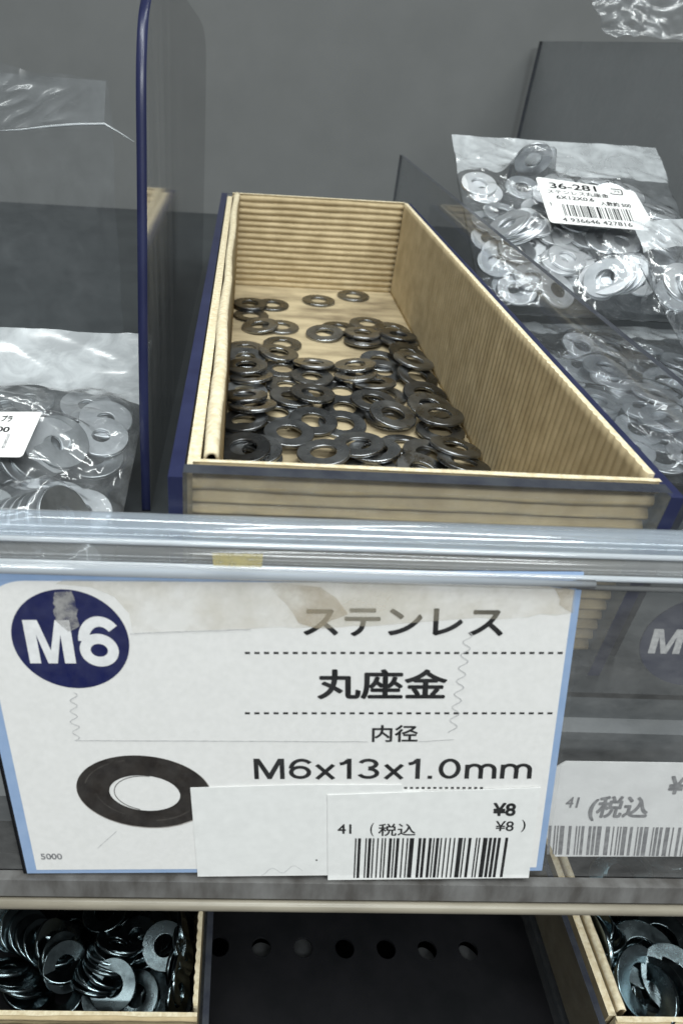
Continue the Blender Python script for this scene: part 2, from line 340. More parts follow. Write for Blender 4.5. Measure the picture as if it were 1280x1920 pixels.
SIM = {"box":[[11.77,264.08,-85.49,1.0,-0.0,0.0,0.0],[3.72,250.67,-85.49,1.0,0.0,0.0,0.0],[14.33,240.13,-85.49,1.0,-0.0,0.0,0.0],[30.4,272.29,-85.49,1.0,-0.0,0.0,-0.0],[45.27,280.87,-85.49,1.0,0.0,0.0,-0.0],[2.11,185.06,-85.49,1.0,-0.0,0.0,-0.002],[30.59,187.47,-85.49,1.0,0.0,0.0,-0.001],[29.99,175.33,-84.94,0.999,0.043,0.007,0.003],[2.17,172.01,-85.49,1.0,-0.0,-0.0,0.001],[5.15,147.11,-85.49,1.0,0.0,0.0,-0.002],[13.12,150.51,-84.47,0.997,0.0,0.0,-0.074],[2.15,157.95,-84.88,0.997,-0.042,-0.022,0.054],[35.31,241.54,-85.49,1.0,-0.0,-0.0,0.001],[46.36,218.72,-85.49,1.0,-0.0,-0.0,-0.002],[54.28,223.85,-84.78,0.998,-0.038,0.04,0.018],[45.34,210.61,-84.65,0.998,0.065,0.011,0.007],[45.09,202.62,-84.65,0.998,0.065,0.011,0.011],[42.99,185.63,-84.94,0.999,-0.004,0.042,0.033],[42.19,170.91,-85.49,1.0,-0.0,0.0,-0.009],[53.96,145.89,-85.49,1.0,-0.0,0.0,0.0],[40.15,146.91,-85.49,1.0,-0.0,0.0,0.005],[32.62,141.65,-84.77,0.998,0.027,-0.049,-0.019],[10.52,135.41,-85.49,1.0,0.0,-0.0,-0.006],[40.9,136.39,-84.08,0.989,0.081,0.075,0.099],[1.87,144.82,-84.16,0.996,0.044,-0.043,-0.069],[22.74,139.86,-84.78,0.998,0.029,-0.047,-0.016],[28.25,165.41,-84.81,0.999,0.053,0.006,-0.003],[3.28,260.92,-84.47,1.0,-0.0,-0.0,0.0],[6.87,238.1,-84.64,0.998,0.012,-0.066,-0.02],[2.05,217.5,-85.49,1.0,0.0,0.0,-0.0],[14.33,223.46,-85.49,1.0,0.0,0.0,0.0],[1.91,208.23,-84.77,0.998,0.055,0.008,0.018],[13.56,202.39,-85.49,1.0,-0.0,0.0,0.007],[29.9,200.39,-85.49,1.0,0.0,0.0,0.004],[14.53,188.74,-84.98,0.999,-0.019,0.036,0.01],[17.06,176.08,-85.49,1.0,0.0,-0.0,-0.013],[10.77,169.68,-84.47,1.0,0.0,-0.0,-0.003],[29.86,155.79,-84.82,0.999,0.052,0.006,-0.015],[1.86,143.96,-83.2,0.994,0.044,-0.042,-0.087],[29.41,234.14,-84.79,0.998,0.04,-0.037,0.032],[46.46,248.07,-85.49,1.0,-0.0,0.0,-0.017],[42.17,228.5,-84.86,0.999,-0.049,-0.007,0.009],[54.55,240.72,-84.89,0.999,0.033,0.033,-0.007],[54.67,227.79,-84.09,0.998,-0.04,0.038,-0.038],[54.98,215.17,-83.58,0.989,0.085,0.112,-0.047],[54.67,204.96,-84.0,0.993,0.068,0.094,-0.037],[54.92,198.04,-84.01,0.993,0.074,0.089,0.031],[40.46,190.79,-83.54,0.996,-0.071,-0.036,-0.03],[54.88,186.4,-84.41,0.996,0.075,0.039,-0.02],[54.53,161.86,-85.49,1.0,-0.0,0.0,-0.001],[41.42,170.7,-84.25,1.0,0.003,0.017,-0.002],[43.51,155.06,-84.75,0.998,-0.052,0.025,-0.013],[34.41,149.43,-83.27,0.998,-0.024,-0.054,0.033],[47.69,148.43,-83.49,0.992,0.042,0.064,-0.105],[44.22,139.22,-82.91,0.977,0.106,0.069,0.169],[24.27,138.74,-83.67,0.998,0.028,-0.047,0.007],[2.92,131.16,-84.71,0.992,0.037,-0.048,0.109],[19.79,128.24,-84.17,0.989,0.097,-0.034,-0.108],[51.8,135.62,-83.88,0.991,0.096,0.083,0.036],[15.91,124.16,-84.21,0.993,0.093,-0.037,-0.067],[54.98,133.37,-83.81,0.988,0.1,0.078,0.086],[15.34,178.58,-83.61,0.999,-0.021,0.035,-0.018],[38.1,177.55,-83.08,0.999,0.002,0.017,-0.027],[30.5,150.91,-82.74,0.989,-0.03,-0.052,0.136],[22.19,194.97,-84.34,1.0,-0.007,0.007,0.001],[35.44,195.84,-83.38,0.994,-0.057,-0.063,-0.064],[3.87,192.61,-84.27,0.995,-0.082,-0.048,0.023],[1.86,163.02,-83.64,0.996,-0.016,-0.064,0.066],[20.26,164.39,-83.64,0.998,0.055,0.02,-0.032],[21.32,145.7,-82.61,0.997,-0.008,-0.065,0.031],[42.76,234.09,-84.08,0.999,-0.032,0.005,-0.011],[54.92,232.36,-83.44,0.993,-0.043,0.035,-0.101],[54.98,206.05,-82.06,0.993,0.003,0.085,0.078],[54.77,178.63,-84.48,0.997,0.07,0.036,-0.02],[54.35,163.45,-84.47,1.0,-0.0,0.0,-0.008],[42.07,168.36,-82.66,0.995,0.057,0.06,0.048],[42.53,158.27,-83.09,0.983,-0.179,-0.011,-0.038],[54.91,142.88,-82.16,0.987,-0.079,0.086,0.113],[31.83,127.2,-85.49,1.0,-0.0,-0.0,0.024],[7.33,122.49,-84.22,0.924,0.099,-0.008,-0.368],[28.17,130.31,-82.68,0.922,0.116,0.081,0.361],[4.24,170.4,-82.71,0.991,-0.093,-0.044,-0.089],[46.03,127.76,-83.53,0.967,0.149,-0.044,-0.203],[12.6,212.03,-84.0,0.998,-0.006,0.055,-0.01],[23.38,204.83,-84.03,0.996,-0.091,0.005,-0.001],[2.26,199.17,-83.65,0.999,-0.021,-0.031,0.006],[36.03,202.43,-83.0,0.996,-0.055,-0.064,-0.009],[1.86,177.11,-83.16,0.992,-0.094,-0.042,-0.071],[21.15,180.21,-82.98,0.998,-0.017,0.03,0.059],[13.4,155.95,-83.04,0.996,0.032,0.003,-0.079],[4.73,144.31,-81.88,0.996,0.043,-0.043,-0.066],[15.38,117.84,-83.77,0.935,0.135,-0.019,0.327],[54.91,165.52,-83.45,0.998,-0.0,0.0,0.057],[54.94,151.19,-82.37,0.993,-0.075,0.066,-0.068],[1.93,124.14,-83.37,0.88,0.099,0.001,-0.464],[23.01,117.97,-83.32,0.908,0.151,0.085,0.383],[54.97,169.17,-82.41,0.997,-0.001,0.002,0.078],[1.85,143.81,-81.16,0.995,0.044,-0.043,-0.079]],"bagr":[[20.66,33.9,0.46,0.854,0.0,-0.0,0.52],[9.64,8.05,0.46,0.145,-0.0,0.0,0.989],[5.96,29.11,0.46,0.929,0.0,0.0,-0.37],[60.92,9.39,0.46,0.455,0.0,-0.0,-0.891],[28.31,15.84,0.46,0.965,-0.0,-0.0,-0.262],[31.6,31.4,0.96,0.166,0.041,0.007,0.985],[31.72,19.24,1.38,0.84,-0.0,0.0,0.543],[43.92,16.05,0.46,0.997,-0.0,0.0,0.073],[24.66,44.23,0.97,0.999,-0.043,0.005,0.03],[55.09,44.34,0.46,0.579,-0.0,0.0,-0.815],[57.24,34.28,1.51,0.002,0.08,-0.015,0.997],[53.09,23.77,0.46,0.17,0.0,-0.0,-0.985],[46.08,26.73,1.24,0.808,-0.066,-0.01,0.586],[37.29,31.64,1.74,0.275,0.012,0.015,0.961],[46.34,57.82,0.46,0.009,0.0,0.0,-1.0],[34.39,58.06,0.46,0.234,-0.0,-0.0,-0.972],[6.69,36.48,1.24,0.039,0.24,-0.969,0.053],[36.56,43.57,1.7,0.103,-0.71,0.697,0.017],[56.81,54.6,1.19,0.997,-0.038,0.049,-0.051],[42.01,28.57,2.59,0.794,-0.021,0.016,-0.607],[17.76,27.26,1.27,0.985,0.038,-0.021,0.169],[43.54,44.29,1.64,0.509,0.088,0.046,-0.855],[19.1,15.39,1.07,0.286,0.051,-0.001,-0.957],[64.04,45.09,2.01,0.069,0.759,0.637,-0.115],[10.62,6.01,1.38,0.595,0.0,0.0,0.804],[11.5,40.86,1.39,0.998,-0.061,0.025,-0.005],[36.5,10.84,1.68,0.414,0.056,-0.086,0.904],[26.47,30.97,2.8,0.641,-0.013,0.005,0.767],[16.27,11.14,2.28,0.994,-0.007,0.005,0.111],[37.09,52.12,1.36,0.957,0.07,0.028,-0.279],[49.59,13.36,1.46,0.967,0.056,0.065,-0.241],[21.32,55.7,0.46,0.644,0.0,-0.0,-0.765],[47.27,27.94,3.25,0.893,-0.017,0.02,-0.449],[8.06,21.56,1.33,0.24,0.034,0.051,-0.969],[63.22,27.02,1.65,0.094,-0.978,-0.183,0.036],[22.69,5.9,2.43,0.955,0.066,0.158,-0.243],[64.04,36.87,1.42,0.927,-0.015,0.08,-0.367],[24.01,63.21,5.94,0.152,-0.178,-0.684,-0.691],[59.71,6.99,1.38,0.0,0.415,0.91,0.0],[20.22,33.5,3.5,0.746,-0.059,-0.025,0.663],[5.98,17.13,1.88,0.365,-0.0,-0.043,0.93],[25.71,17.89,2.71,0.486,0.012,0.033,0.873],[29.26,51.02,2.41,0.055,-0.087,0.003,0.995],[33.28,36.77,3.21,0.064,0.992,-0.101,-0.048],[7.9,52.29,0.46,0.988,0.0,-0.0,-0.151],[27.86,19.14,3.46,0.268,-0.032,-0.015,-0.963],[62.65,21.16,1.63,0.096,-0.667,-0.738,-0.028],[6.01,55.11,1.38,0.322,-0.0,-0.0,-0.947],[48.94,50.82,2.2,0.117,-0.738,0.665,-0.022],[12.78,21.86,3.09,0.442,0.016,0.035,0.896],[34.51,5.97,1.67,0.712,0.062,0.082,-0.695],[47.74,5.99,1.52,0.335,-0.017,0.089,-0.938],[17.72,57.2,1.38,0.982,-0.0,0.0,0.187],[18.5,45.26,1.86,0.17,-0.012,0.039,0.985],[64.01,56.67,1.23,0.931,-0.015,0.064,0.358],[14.94,32.85,3.85,0.017,0.982,-0.18,0.062],[21.17,56.84,2.59,0.126,0.024,-0.005,-0.992],[63.34,58.0,2.13,0.111,0.05,0.042,0.992]],"bagl":[[7.57,46.65,0.46,0.994,-0.0,0.0,-0.107],[28.25,35.37,0.46,0.687,0.0,-0.0,-0.727],[19.49,38.93,1.11,0.247,0.046,-0.019,-0.968],[21.57,14.18,1.01,0.975,-0.011,0.041,0.217],[15.47,26.71,0.46,0.995,-0.0,0.0,0.096],[13.49,6.51,0.46,0.889,-0.0,0.0,-0.457],[41.1,36.81,0.46,0.567,0.0,0.0,0.824],[25.18,50.82,0.46,0.0,0.013,1.0,-0.0],[40.97,53.16,0.46,0.0,0.133,-0.991,-0.0],[27.64,26.43,1.3,0.964,0.062,0.021,0.256],[36.5,22.16,1.21,0.065,0.035,-0.047,0.996],[27.79,48.86,1.38,0.837,-0.0,-0.0,-0.547],[9.69,47.41,1.38,0.82,-0.0,0.0,-0.572],[41.48,19.73,1.58,0.891,0.058,0.006,0.45],[19.37,38.82,2.02,0.935,0.011,-0.049,-0.352],[18.44,53.49,2.3,0.157,0.0,-0.0,-0.988],[41.53,48.76,2.35,0.359,-0.051,0.078,-0.928],[30.55,18.99,2.41,0.748,-0.01,-0.061,0.661],[23.58,53.43,3.22,0.604,-0.0,-0.0,0.797],[16.51,38.53,2.8,0.937,-0.014,-0.041,0.346],[32.29,6.67,0.46,0.99,-0.0,0.0,0.141],[6.5,17.38,0.46,0.0,0.905,-0.426,-0.0],[27.36,24.02,3.36,0.621,0.053,-0.031,-0.782],[6.4,22.57,3.33,0.838,0.025,-0.12,-0.532],[21.35,6.44,2.25,0.383,-0.043,-0.003,-0.923],[41.58,42.3,2.56,0.517,0.093,-0.007,0.851],[6.31,40.61,2.54,0.984,0.077,-0.146,-0.063],[41.45,6.77,1.12,0.544,0.047,0.019,0.837],[6.46,53.52,2.34,0.316,0.074,-0.12,-0.938],[6.49,31.06,2.3,0.697,0.021,-0.143,0.702],[12.52,13.62,2.55,0.938,-0.091,-0.015,0.335],[36.51,53.55,2.24,0.523,-0.044,0.051,-0.849],[28.61,39.23,2.95,0.654,0.11,0.059,0.746],[19.11,28.93,3.82,0.014,-0.986,-0.164,-0.03],[1.93,53.48,8.52,0.547,-0.357,-0.697,0.296],[14.94,20.67,2.56,0.776,-0.091,0.016,0.624],[30.81,11.48,3.22,0.034,-0.68,0.733,0.009],[19.03,30.63,4.8,0.966,0.025,-0.022,-0.256],[25.06,14.87,4.98,0.097,-0.029,-0.1,0.99],[19.58,49.23,4.14,0.939,-0.0,-0.0,0.343],[41.67,6.46,3.56,0.222,0.141,-0.034,0.964],[32.94,33.2,4.68,0.0,0.954,0.133,-0.27],[25.02,8.11,4.6,0.945,0.103,-0.006,-0.31],[10.22,53.54,4.13,0.192,0.089,-0.109,-0.971],[28.4,21.29,4.78,0.045,-0.888,0.458,0.001],[6.44,16.29,2.94,0.158,0.106,-0.061,-0.98],[41.53,32.41,3.21,0.884,-0.047,0.087,-0.457],[26.06,34.97,5.9,0.121,-0.639,-0.753,0.106],[28.03,42.86,4.26,0.094,-0.811,-0.572,0.083],[33.97,46.09,4.92,0.038,-0.045,0.036,-0.998],[15.7,6.47,4.57,0.813,0.097,0.029,-0.574],[37.8,6.64,3.66,0.507,-0.078,0.122,-0.85]],"lowl":[[32.43,33.65,0.46,0.0,-0.864,-0.503,-0.0],[32.38,27.73,1.42,0.894,0.088,0.001,-0.439],[22.13,27.33,1.37,0.031,0.47,0.879,0.077],[10.84,33.16,0.46,0.208,0.0,-0.0,-0.978],[5.61,20.66,0.46,0.0,0.706,-0.708,-0.0],[7.66,9.48,2.2,0.121,0.772,0.616,0.104],[32.21,22.32,1.48,0.995,0.085,-0.036,-0.039],[21.46,36.45,0.46,0.0,0.925,0.379,0.0],[12.59,7.24,0.46,0.0,0.356,-0.935,0.0],[5.57,25.34,1.38,0.841,-0.0,-0.0,0.54],[14.96,13.08,1.38,0.001,0.99,0.139,-0.0],[32.36,5.94,0.46,0.026,-0.0,0.0,1.0],[27.72,16.82,1.3,0.716,0.072,0.025,-0.694],[15.29,36.22,1.38,0.131,0.0,0.0,-0.991],[30.96,16.61,2.42,0.062,-0.491,0.868,0.044],[5.49,15.1,4.97,0.148,0.037,-0.933,0.326],[32.46,5.54,1.38,0.0,0.383,0.924,0.0],[10.89,36.46,4.13,0.133,0.071,-0.983,0.103],[32.4,36.48,2.46,0.542,0.004,-0.157,-0.826],[6.33,6.72,2.91,0.237,0.145,-0.066,-0.958],[14.01,19.1,3.25,0.964,-0.119,0.062,0.229],[5.53,36.45,1.51,0.92,0.042,-0.085,-0.38],[6.09,32.61,2.85,0.002,0.984,-0.165,0.073],[16.12,17.19,2.66,0.867,-0.13,-0.035,-0.479],[26.28,36.46,3.25,0.127,0.324,0.933,-0.093],[22.14,26.5,2.22,0.967,0.066,-0.049,-0.24],[0.46,5.55,5.55,0.604,-0.368,0.604,-0.368],[25.79,11.1,2.84,0.981,0.089,-0.161,-0.06],[32.38,13.96,3.16,0.058,-0.275,0.958,0.054],[25.75,22.98,3.57,0.061,0.419,0.904,0.06],[5.76,21.58,3.95,0.117,0.727,-0.669,0.097],[26.67,19.79,5.03,0.115,0.325,0.938,0.04],[24.58,5.57,2.47,0.92,0.133,-0.127,-0.347],[5.53,11.71,6.54,0.144,0.669,0.652,-0.328],[29.99,35.25,3.3,0.894,-0.079,-0.136,-0.42],[15.47,5.58,2.06,0.062,-0.772,0.632,0.034],[19.34,36.48,4.15,0.096,0.766,-0.633,0.059],[28.2,5.6,4.73,0.047,0.169,0.072,-0.982],[30.46,36.47,5.0,0.157,0.817,0.554,0.002],[18.45,27.65,3.44,0.569,0.061,-0.088,-0.815],[15.61,26.77,3.86,0.104,0.103,0.989,-0.027],[17.28,5.83,3.79,0.859,0.097,0.038,0.502],[22.85,18.36,5.98,0.993,0.0,-0.122,-0.001],[16.81,5.57,5.74,0.065,-0.973,0.224,-0.001],[24.59,16.72,5.46,0.431,-0.11,-0.053,0.894],[24.5,5.55,5.35,0.965,0.046,-0.102,0.238]],"lowr":[[25.24,7.99,0.61,0.68,-0.0,-0.0,0.733],[31.77,22.15,1.26,0.695,-0.0,0.041,0.717],[36.01,7.98,1.89,0.408,0.079,-0.021,0.909],[16.84,35.72,7.43,0.764,0.424,-0.332,0.356],[35.99,22.43,2.9,0.063,0.12,-0.988,0.072],[20.15,21.92,2.32,0.43,0.061,-0.091,-0.896],[20.27,11.16,2.31,0.993,-0.053,-0.096,-0.032],[15.11,34.74,7.43,0.81,0.47,-0.261,0.232],[10.45,8.01,3.06,0.092,0.796,0.584,0.128],[20.13,22.74,3.47,0.051,-0.524,0.845,-0.097],[14.3,7.91,3.04,0.96,-0.035,-0.153,0.23],[8.46,25.08,4.1,0.836,-0.186,-0.081,0.51],[0.61,15.84,8.01,0.106,-0.699,-0.106,0.699],[34.89,39.39,7.99,0.197,-0.197,0.679,0.679],[8.99,16.47,3.77,0.938,-0.064,-0.193,-0.281],[7.76,7.22,9.58,0.897,0.301,0.087,0.313],[10.45,24.02,3.74,0.159,0.939,0.277,0.126],[35.86,30.94,2.73,0.397,-0.096,-0.095,-0.908],[8.55,25.69,5.3,0.89,-0.037,-0.2,-0.407],[35.81,15.21,5.32,0.001,-0.55,-0.83,0.096],[35.98,30.87,4.0,0.135,0.888,-0.44,0.011],[35.99,15.09,6.57,0.191,0.038,0.088,0.977]],"bags":[[24.68,6.93,0.46,0.131,-0.0,0.0,0.991],[15.4,19.85,0.46,0.122,0.0,-0.0,0.993],[19.2,33.54,0.46,0.863,0.0,-0.0,0.506],[20.48,32.75,1.38,0.81,0.0,-0.0,0.586],[26.88,11.55,1.38,0.755,0.0,-0.0,-0.655],[12.92,6.95,0.97,0.04,-0.138,0.99,-0.001],[27.53,16.25,2.3,0.63,-0.0,0.0,0.777],[15.79,19.86,1.38,0.928,0.0,0.0,-0.374],[6.55,33.52,1.01,0.069,-0.033,-0.028,0.997],[6.45,0.83,6.43,0.691,-0.683,0.181,0.149],[6.45,24.52,2.39,0.758,-0.003,-0.043,0.651],[6.45,11.66,1.73,0.996,0.026,-0.04,0.074],[25.8,6.46,2.63,0.094,-0.976,0.194,-0.025],[9.58,31.24,2.03,0.122,0.037,0.021,-0.992],[18.61,20.21,3.51,0.062,0.592,0.8,-0.073],[6.51,25.72,3.38,0.042,-0.728,0.684,-0.008],[17.98,33.56,3.16,0.759,-0.055,0.038,-0.648],[13.5,8.99,3.04,0.003,-0.834,-0.55,-0.047]]}
for i, r in enumerate(SIM['box']):
    x, y, z = r[:3]
    top = sum(1 for q in SIM['box'] if q is not r and math.hypot(q[0] - x, q[1] - y) < 8 and q[2] > z) == 0
    alone = sum(1 for q in SIM['box'] if q is not r and math.hypot(q[0] - x, q[1] - y) < 13.2) == 0
    if i == 5: lb = 'pale grey dull washer against the left panel of the cardboard box'
    elif i == 3: lb = 'lone dark washer on bare cardboard near the back panel, left of the farthest one'
    elif i == 0: lb = 'dark washer under its neighbour in the back left corner of the box'
    elif i == 27: lb = 'dark washer lying on its neighbour in the back left corner of the box'
    elif alone: lb = 'lone dark washer nearest the back panel of the cardboard box'
    else:
        row = 'front' if y < 128 else 'middle' if y < 175 else 'rear'
        side = 'by the left panel' if x < 14 else 'by the right fluted panel' if x > 44 else 'midway between the side panels'
        lb = 'dark steel washer %s, %s part of the box, %s' % ('lying uppermost' if top else 'partly buried', row, side)
    me = W13L if i == 5 else W13
    put_washer(me, (x, y, z), Quaternion(r[3:]), lb, 'loose dark washers in the cardboard box')

# ------------------------------------------------------------------ bags
def film(name, haze, dirt, hazecol=(.8, .84, .88), gloss=1.0, rough=.12, bs=110, bstr=.9):
    m, nt, out = new_mat(name); L = nt.links.new
    tr = N(nt, 'ShaderNodeBsdfTransparent'); tr.inputs[0].default_value = (.96, .97, .98, 1)
    df = N(nt, 'ShaderNodeBsdfDiffuse'); df.inputs[0].default_value = (*hazecol, 1)
    gl = N(nt, 'ShaderNodeBsdfGlossy'); gl.inputs['Roughness'].default_value = rough
    fr = N(nt, 'ShaderNodeFresnel'); thin_fresnel(nt, fr, 1.5)
    m1 = N(nt, 'ShaderNodeMixShader'); m2 = N(nt, 'ShaderNodeMixShader')
    L(ramp(nt, tex(nt, 120, 5, .6, dist=.8), [(.4, (haze,) * 3), (.75, (min(1, haze + dirt),) * 3)]), m1.inputs[0])
    L(tr.outputs[0], m1.inputs[1]); L(df.outputs[0], m1.inputs[2])
    mu = N(nt, 'ShaderNodeMath', operation='MULTIPLY'); mu.inputs[1].default_value = gloss; mu.use_clamp = True; L(fr.outputs[0], mu.inputs[0]); L(mu.outputs[0], m2.inputs[0])
    L(m1.outputs[0], m2.inputs[1]); L(gl.outputs[0], m2.inputs[2]); L(m2.outputs[0], out.inputs[0])
    # sharp creases: ridged noise
    n = tex(nt, bs, 2, .5, dist=1.2); s = N(nt, 'ShaderNodeMath', operation='SUBTRACT'); s.inputs[1].default_value = .5; L(n, s.inputs[0])
    a = N(nt, 'ShaderNodeMath', operation='ABSOLUTE'); L(s.outputs[0], a.inputs[0])
    b = bump(nt, a.outputs[0], bstr, .004); L(b, gl.inputs['Normal']); L(b, fr.inputs['Normal'])
    return m
M['film'] = film('clear_polybag_film', .035, .09, gloss=2.0, rough=.13, bs=70, bstr=.4)
M['film_flap'] = film('milky_sheen_polybag_film', .32, .24, (.84, .88, .91), gloss=2.2, rough=.22, bs=40, bstr=.4)  # milky film; extra white paints in the ceiling light the flap reflects
M['film_thin'] = film('thin_clear_film', .012, .03, gloss=1.0, rough=.2, bs=28, bstr=.25)
M['film_mouth'] = film('creased_bag_mouth_film', .05, .08, gloss=1.6, rough=.22, bs=40, bstr=.2)
M['film_crumple'] = film('crumpled_film', .06, .16, gloss=2.2, rough=.2, bs=35, bstr=.5)

def ridged(p, s, seed):
    return 1 - 2 * abs(noise.noise(Vector((p[0] * s, p[1] * s, seed))))
def bag(label, O, ang, tilt, w, d, flap, pile, mesh_main, mesh_alt, wlabel, group, below=3, amp=.7, seed=1, flap_rise=0.0, res=.8, lift=0.0, name='washer_bag', skew=0):
    """pile of washers on a tilted bed with the film draped over it; local frame (u, v, w)"""
    R = Matrix.Rotation(ang, 3, 'Z') @ Matrix.Rotation(tilt, 3, 'X'); O = Vector(O)
    def P(u, v, h): return O + R @ Vector((u + skew * v, v, h))
    root = thing(name, label, 'bag', 'clear bags of washers', loc=tuple(O))
    top = []
    for i, r in enumerate(pile):
        loc = P(r[0], r[1], r[2] + lift); q = R.to_quaternion() @ Quaternion(r[3:])
        alt = (i % 3 == 1)
        t = sum(1 for s in pile if s is not r and math.hypot(s[0] - r[0], s[1] - r[1]) < 8 and s[2] > r[2]) == 0
        lb = ('%s washer %s' % ('satin grey' if alt else 'bright', 'on top of the pile' if t else 'deeper in the pile')) + ' ' + wlabel
        put_washer(mesh_alt if alt else mesh_main, loc, q, lb, group)
        nz = (Quaternion(r[3:]) @ Vector((0, 0, 1))); s = math.sqrt(max(0, 1 - nz.z ** 2))
        top.append((r[0], r[1], r[2] + lift, nz, s))
    nu, nv = int(w / res), int((d + flap) / res); Ro = 6.6
    H = np.full((nv + 1, nu + 1), 1.0)
    for (x, y, z, nz, s) in top:
        for j in range(nv + 1):
            v = (d + flap) * j / nv
            if abs(v - y) > Ro: continue
            for i in range(nu + 1):
                u = w * i / nu
                if (u - x) ** 2 + (v - y) ** 2 < Ro ** 2:
                    hz = z + .8 - ((u - x) * nz.x + (v - y) * nz.y) / max(.35, abs(nz.z)) * (1 if nz.z > 0 else -1)
                    hz = min(hz, z + .8 + 5.5 * s)
                    if hz > H[j, i]: H[j, i] = hz
    H0 = H.copy()
    for _ in range(10):
        A = np.pad(H, 1, mode='edge'); B = (A[:-2, 1:-1] + A[2:, 1:-1] + A[1:-1, :-2] + A[1:-1, 2:]) / 4; H = np.maximum(B, H0 + .1 if _ < 7 else B)
    def prof(bm, sgn, v0, v1, h_only=False):
        rows = []
        j0, j1 = int(round(v0 / (d + flap) * nv)), int(round(v1 / (d + flap) * nv))
        for j in range(j0, j1 + 1):
            v = (d + flap) * j / nv; row = []
            for i in range(nu + 1):
                u = w * i / nu
                e = min(u, w - u, v + .5) / 5.0; e = max(0, min(1, e)); e = math.sqrt(1 - (1 - e) ** 2)
                k = 0 if v < d else min(1, (v - d) / 6)
                wr = (ridged((u + v * .4, v), .11, seed) * .9 + ridged((u, v * 1.3), .27, seed + 5) * .4) * amp
                wr = max(wr, -.2) * (.45 if v < d else .7 - .55 * min(1, (v - d) / 10)) + max(0, ridged((u * .5 + v * .9, v * .35 - u * .25), .13, seed + 11) - .55) * (2.2 if v < d else .8) * amp
                if sgn > 0: h = (H[j, i] + wr) * e * (1 - k) + k * (.8 + wr * 1.2)
                else: h = -below * e * (1 - k) + k * (.3 + wr * 1.2)
                if v > d: h += flap_rise * ((v - d) / max(1, flap)) ** 1.5 * flap
                row.append(bm.verts.new(P(u, v, h) * MM + Vector((0, 0, EYE * MM)) - root.location))
            rows.append(row)
        for a, b in zip(rows, rows[1:]):
            for i in range(nu):
                f = bm.faces.new([a[i], a[i+1], b[i+1], b[i]]); f.smooth = True
        return rows
    def f(bm):
        prof(bm, 1, 0, d); prof(bm, -1, 0, d)
    mk('film', f, M['film'], root)
    if flap:
        def f(bm): prof(bm, 1, d, d + flap)
        mk('flap', f, M['film_flap'], root)
    return root, P, (lambda u, v: float(H[min(nv, max(0, int(v / (d + flap) * nv))), min(nu, max(0, int(u / w * nu)))]))

# ------------------------------------------------------------------ print helpers
class Frame:
    def __init__(s, O, U, V, k=0.0):
        s.k = k
        s.O = Vector(O); s.U = Vector(U).normalized(); s.Nn = s.U.cross(Vector(V)).normalized(); s.V = s.Nn.cross(s.U)
    def at(s, u, v, h=0): return s.O + s.U * (u + s.k * v) + s.V * v + s.Nn * h
    def px(s, x, y):
        r = Vector(ray(x, y)); p = r * (s.O.dot(s.Nn) / r.dot(s.Nn)) - s.O
        v = p.dot(s.V); return p.dot(s.U) - s.k * v, v
def poly(name, fr, pts, h, m, parent, thick=0.0, label=None):
    """flat printed shape from (u, v) points, lifted h off the frame"""
    def f(bm):
        vs = [bm.verts.new(local(fr.at(u, v, h), parent)) for u, v in pts]; fc = bm.faces.new(vs)
        if thick:
            r = bmesh.ops.extrude_face_region(bm, geom=[fc]); bmesh.ops.translate(bm, verts=[g for g in r['geom'] if isinstance(g, bmesh.types.BMVert)], vec=-fr.Nn * thick * MM)
    o = mk(name, f, m, parent)
    if label: o['label'] = label
    return o
def rot_local(o, parent): pass
def text(body, fr, box_, h, m, parent, bold=0.0, name='lettering', shear=0):
    cu = bpy.data.curves.new(name, 'FONT'); cu.body = body; cu.size = 1.0; cu.resolution_u = 6
    tmp = bpy.data.objects.new(name, cu); COL.objects.link(tmp); bpy.context.view_layer.update()
    dg = bpy.context.evaluated_depsgraph_get(); me = bpy.data.meshes.new_from_object(tmp.evaluated_get(dg)); bpy.data.objects.remove(tmp)
    P_ = [(v.co.x, v.co.y) for v in me.vertices]; F_ = [tuple(p.vertices) for p in me.polygons]; bpy.data.meshes.remove(me)
    xs = [p[0] for p in P_]; ys = [p[1] for p in P_]
    x0, x1, y0, y1 = min(xs), max(xs), min(ys), max(ys); u0, v0, u1, v1 = box_
    # heavier strokes: the outline struck several times, a hair apart
    sh = [(0, 0)] if not bold else [(bold * math.cos(a), bold * math.sin(a)) for a in [k * math.pi / 4 for k in range(8)]] + [(0, 0)]
    ex = bold * (u1 - u0) / (x1 - x0) if bold else 0; ey = bold * (v1 - v0) / (y1 - y0) if bold else 0
    vs = []; fs_ = []
    for k, (sx, sy) in enumerate(sh):
        o_ = len(vs)
        for (x, y) in P_:
            a = (x - x0) / (x1 - x0); b = (y - y0) / (y1 - y0)
            cx = ex * (sx / bold) if bold else 0; cy = ey * (sy / bold) if bold else 0
            vs.append(local(fr.at(u0 + ex + (u1 - u0 - 2 * ex) * a + cx + shear * b, v0 + ey + (v1 - v0 - 2 * ey) * b + cy, h + .003 * k), parent))
        fs_ += [tuple(i + o_ for i in f) for f in F_]
    me = bpy.data.meshes.new(name); me.from_pydata([tuple(v) for v in vs], [], fs_); me.materials.append(m)
    o = bpy.data.objects.new(name, me); COL.objects.link(o); o.parent = parent; return o
def pxbox(fr, x0, y0, x1, y1):
    a = fr.px(x0, y1); b = fr.px(x1, y0); a2 = fr.px(x0, y0); b2 = fr.px(x1, y1)
    return (a[0] + a2[0]) / 2, (a[1] + b2[1]) / 2, (b[0] + b2[0]) / 2, (b[1] + a2[1]) / 2
def ptext(body, fr, b, h, m, parent, bold=0, name='lettering'): return text(body, fr, pxbox(fr, *b), h, m, parent, bold, name)
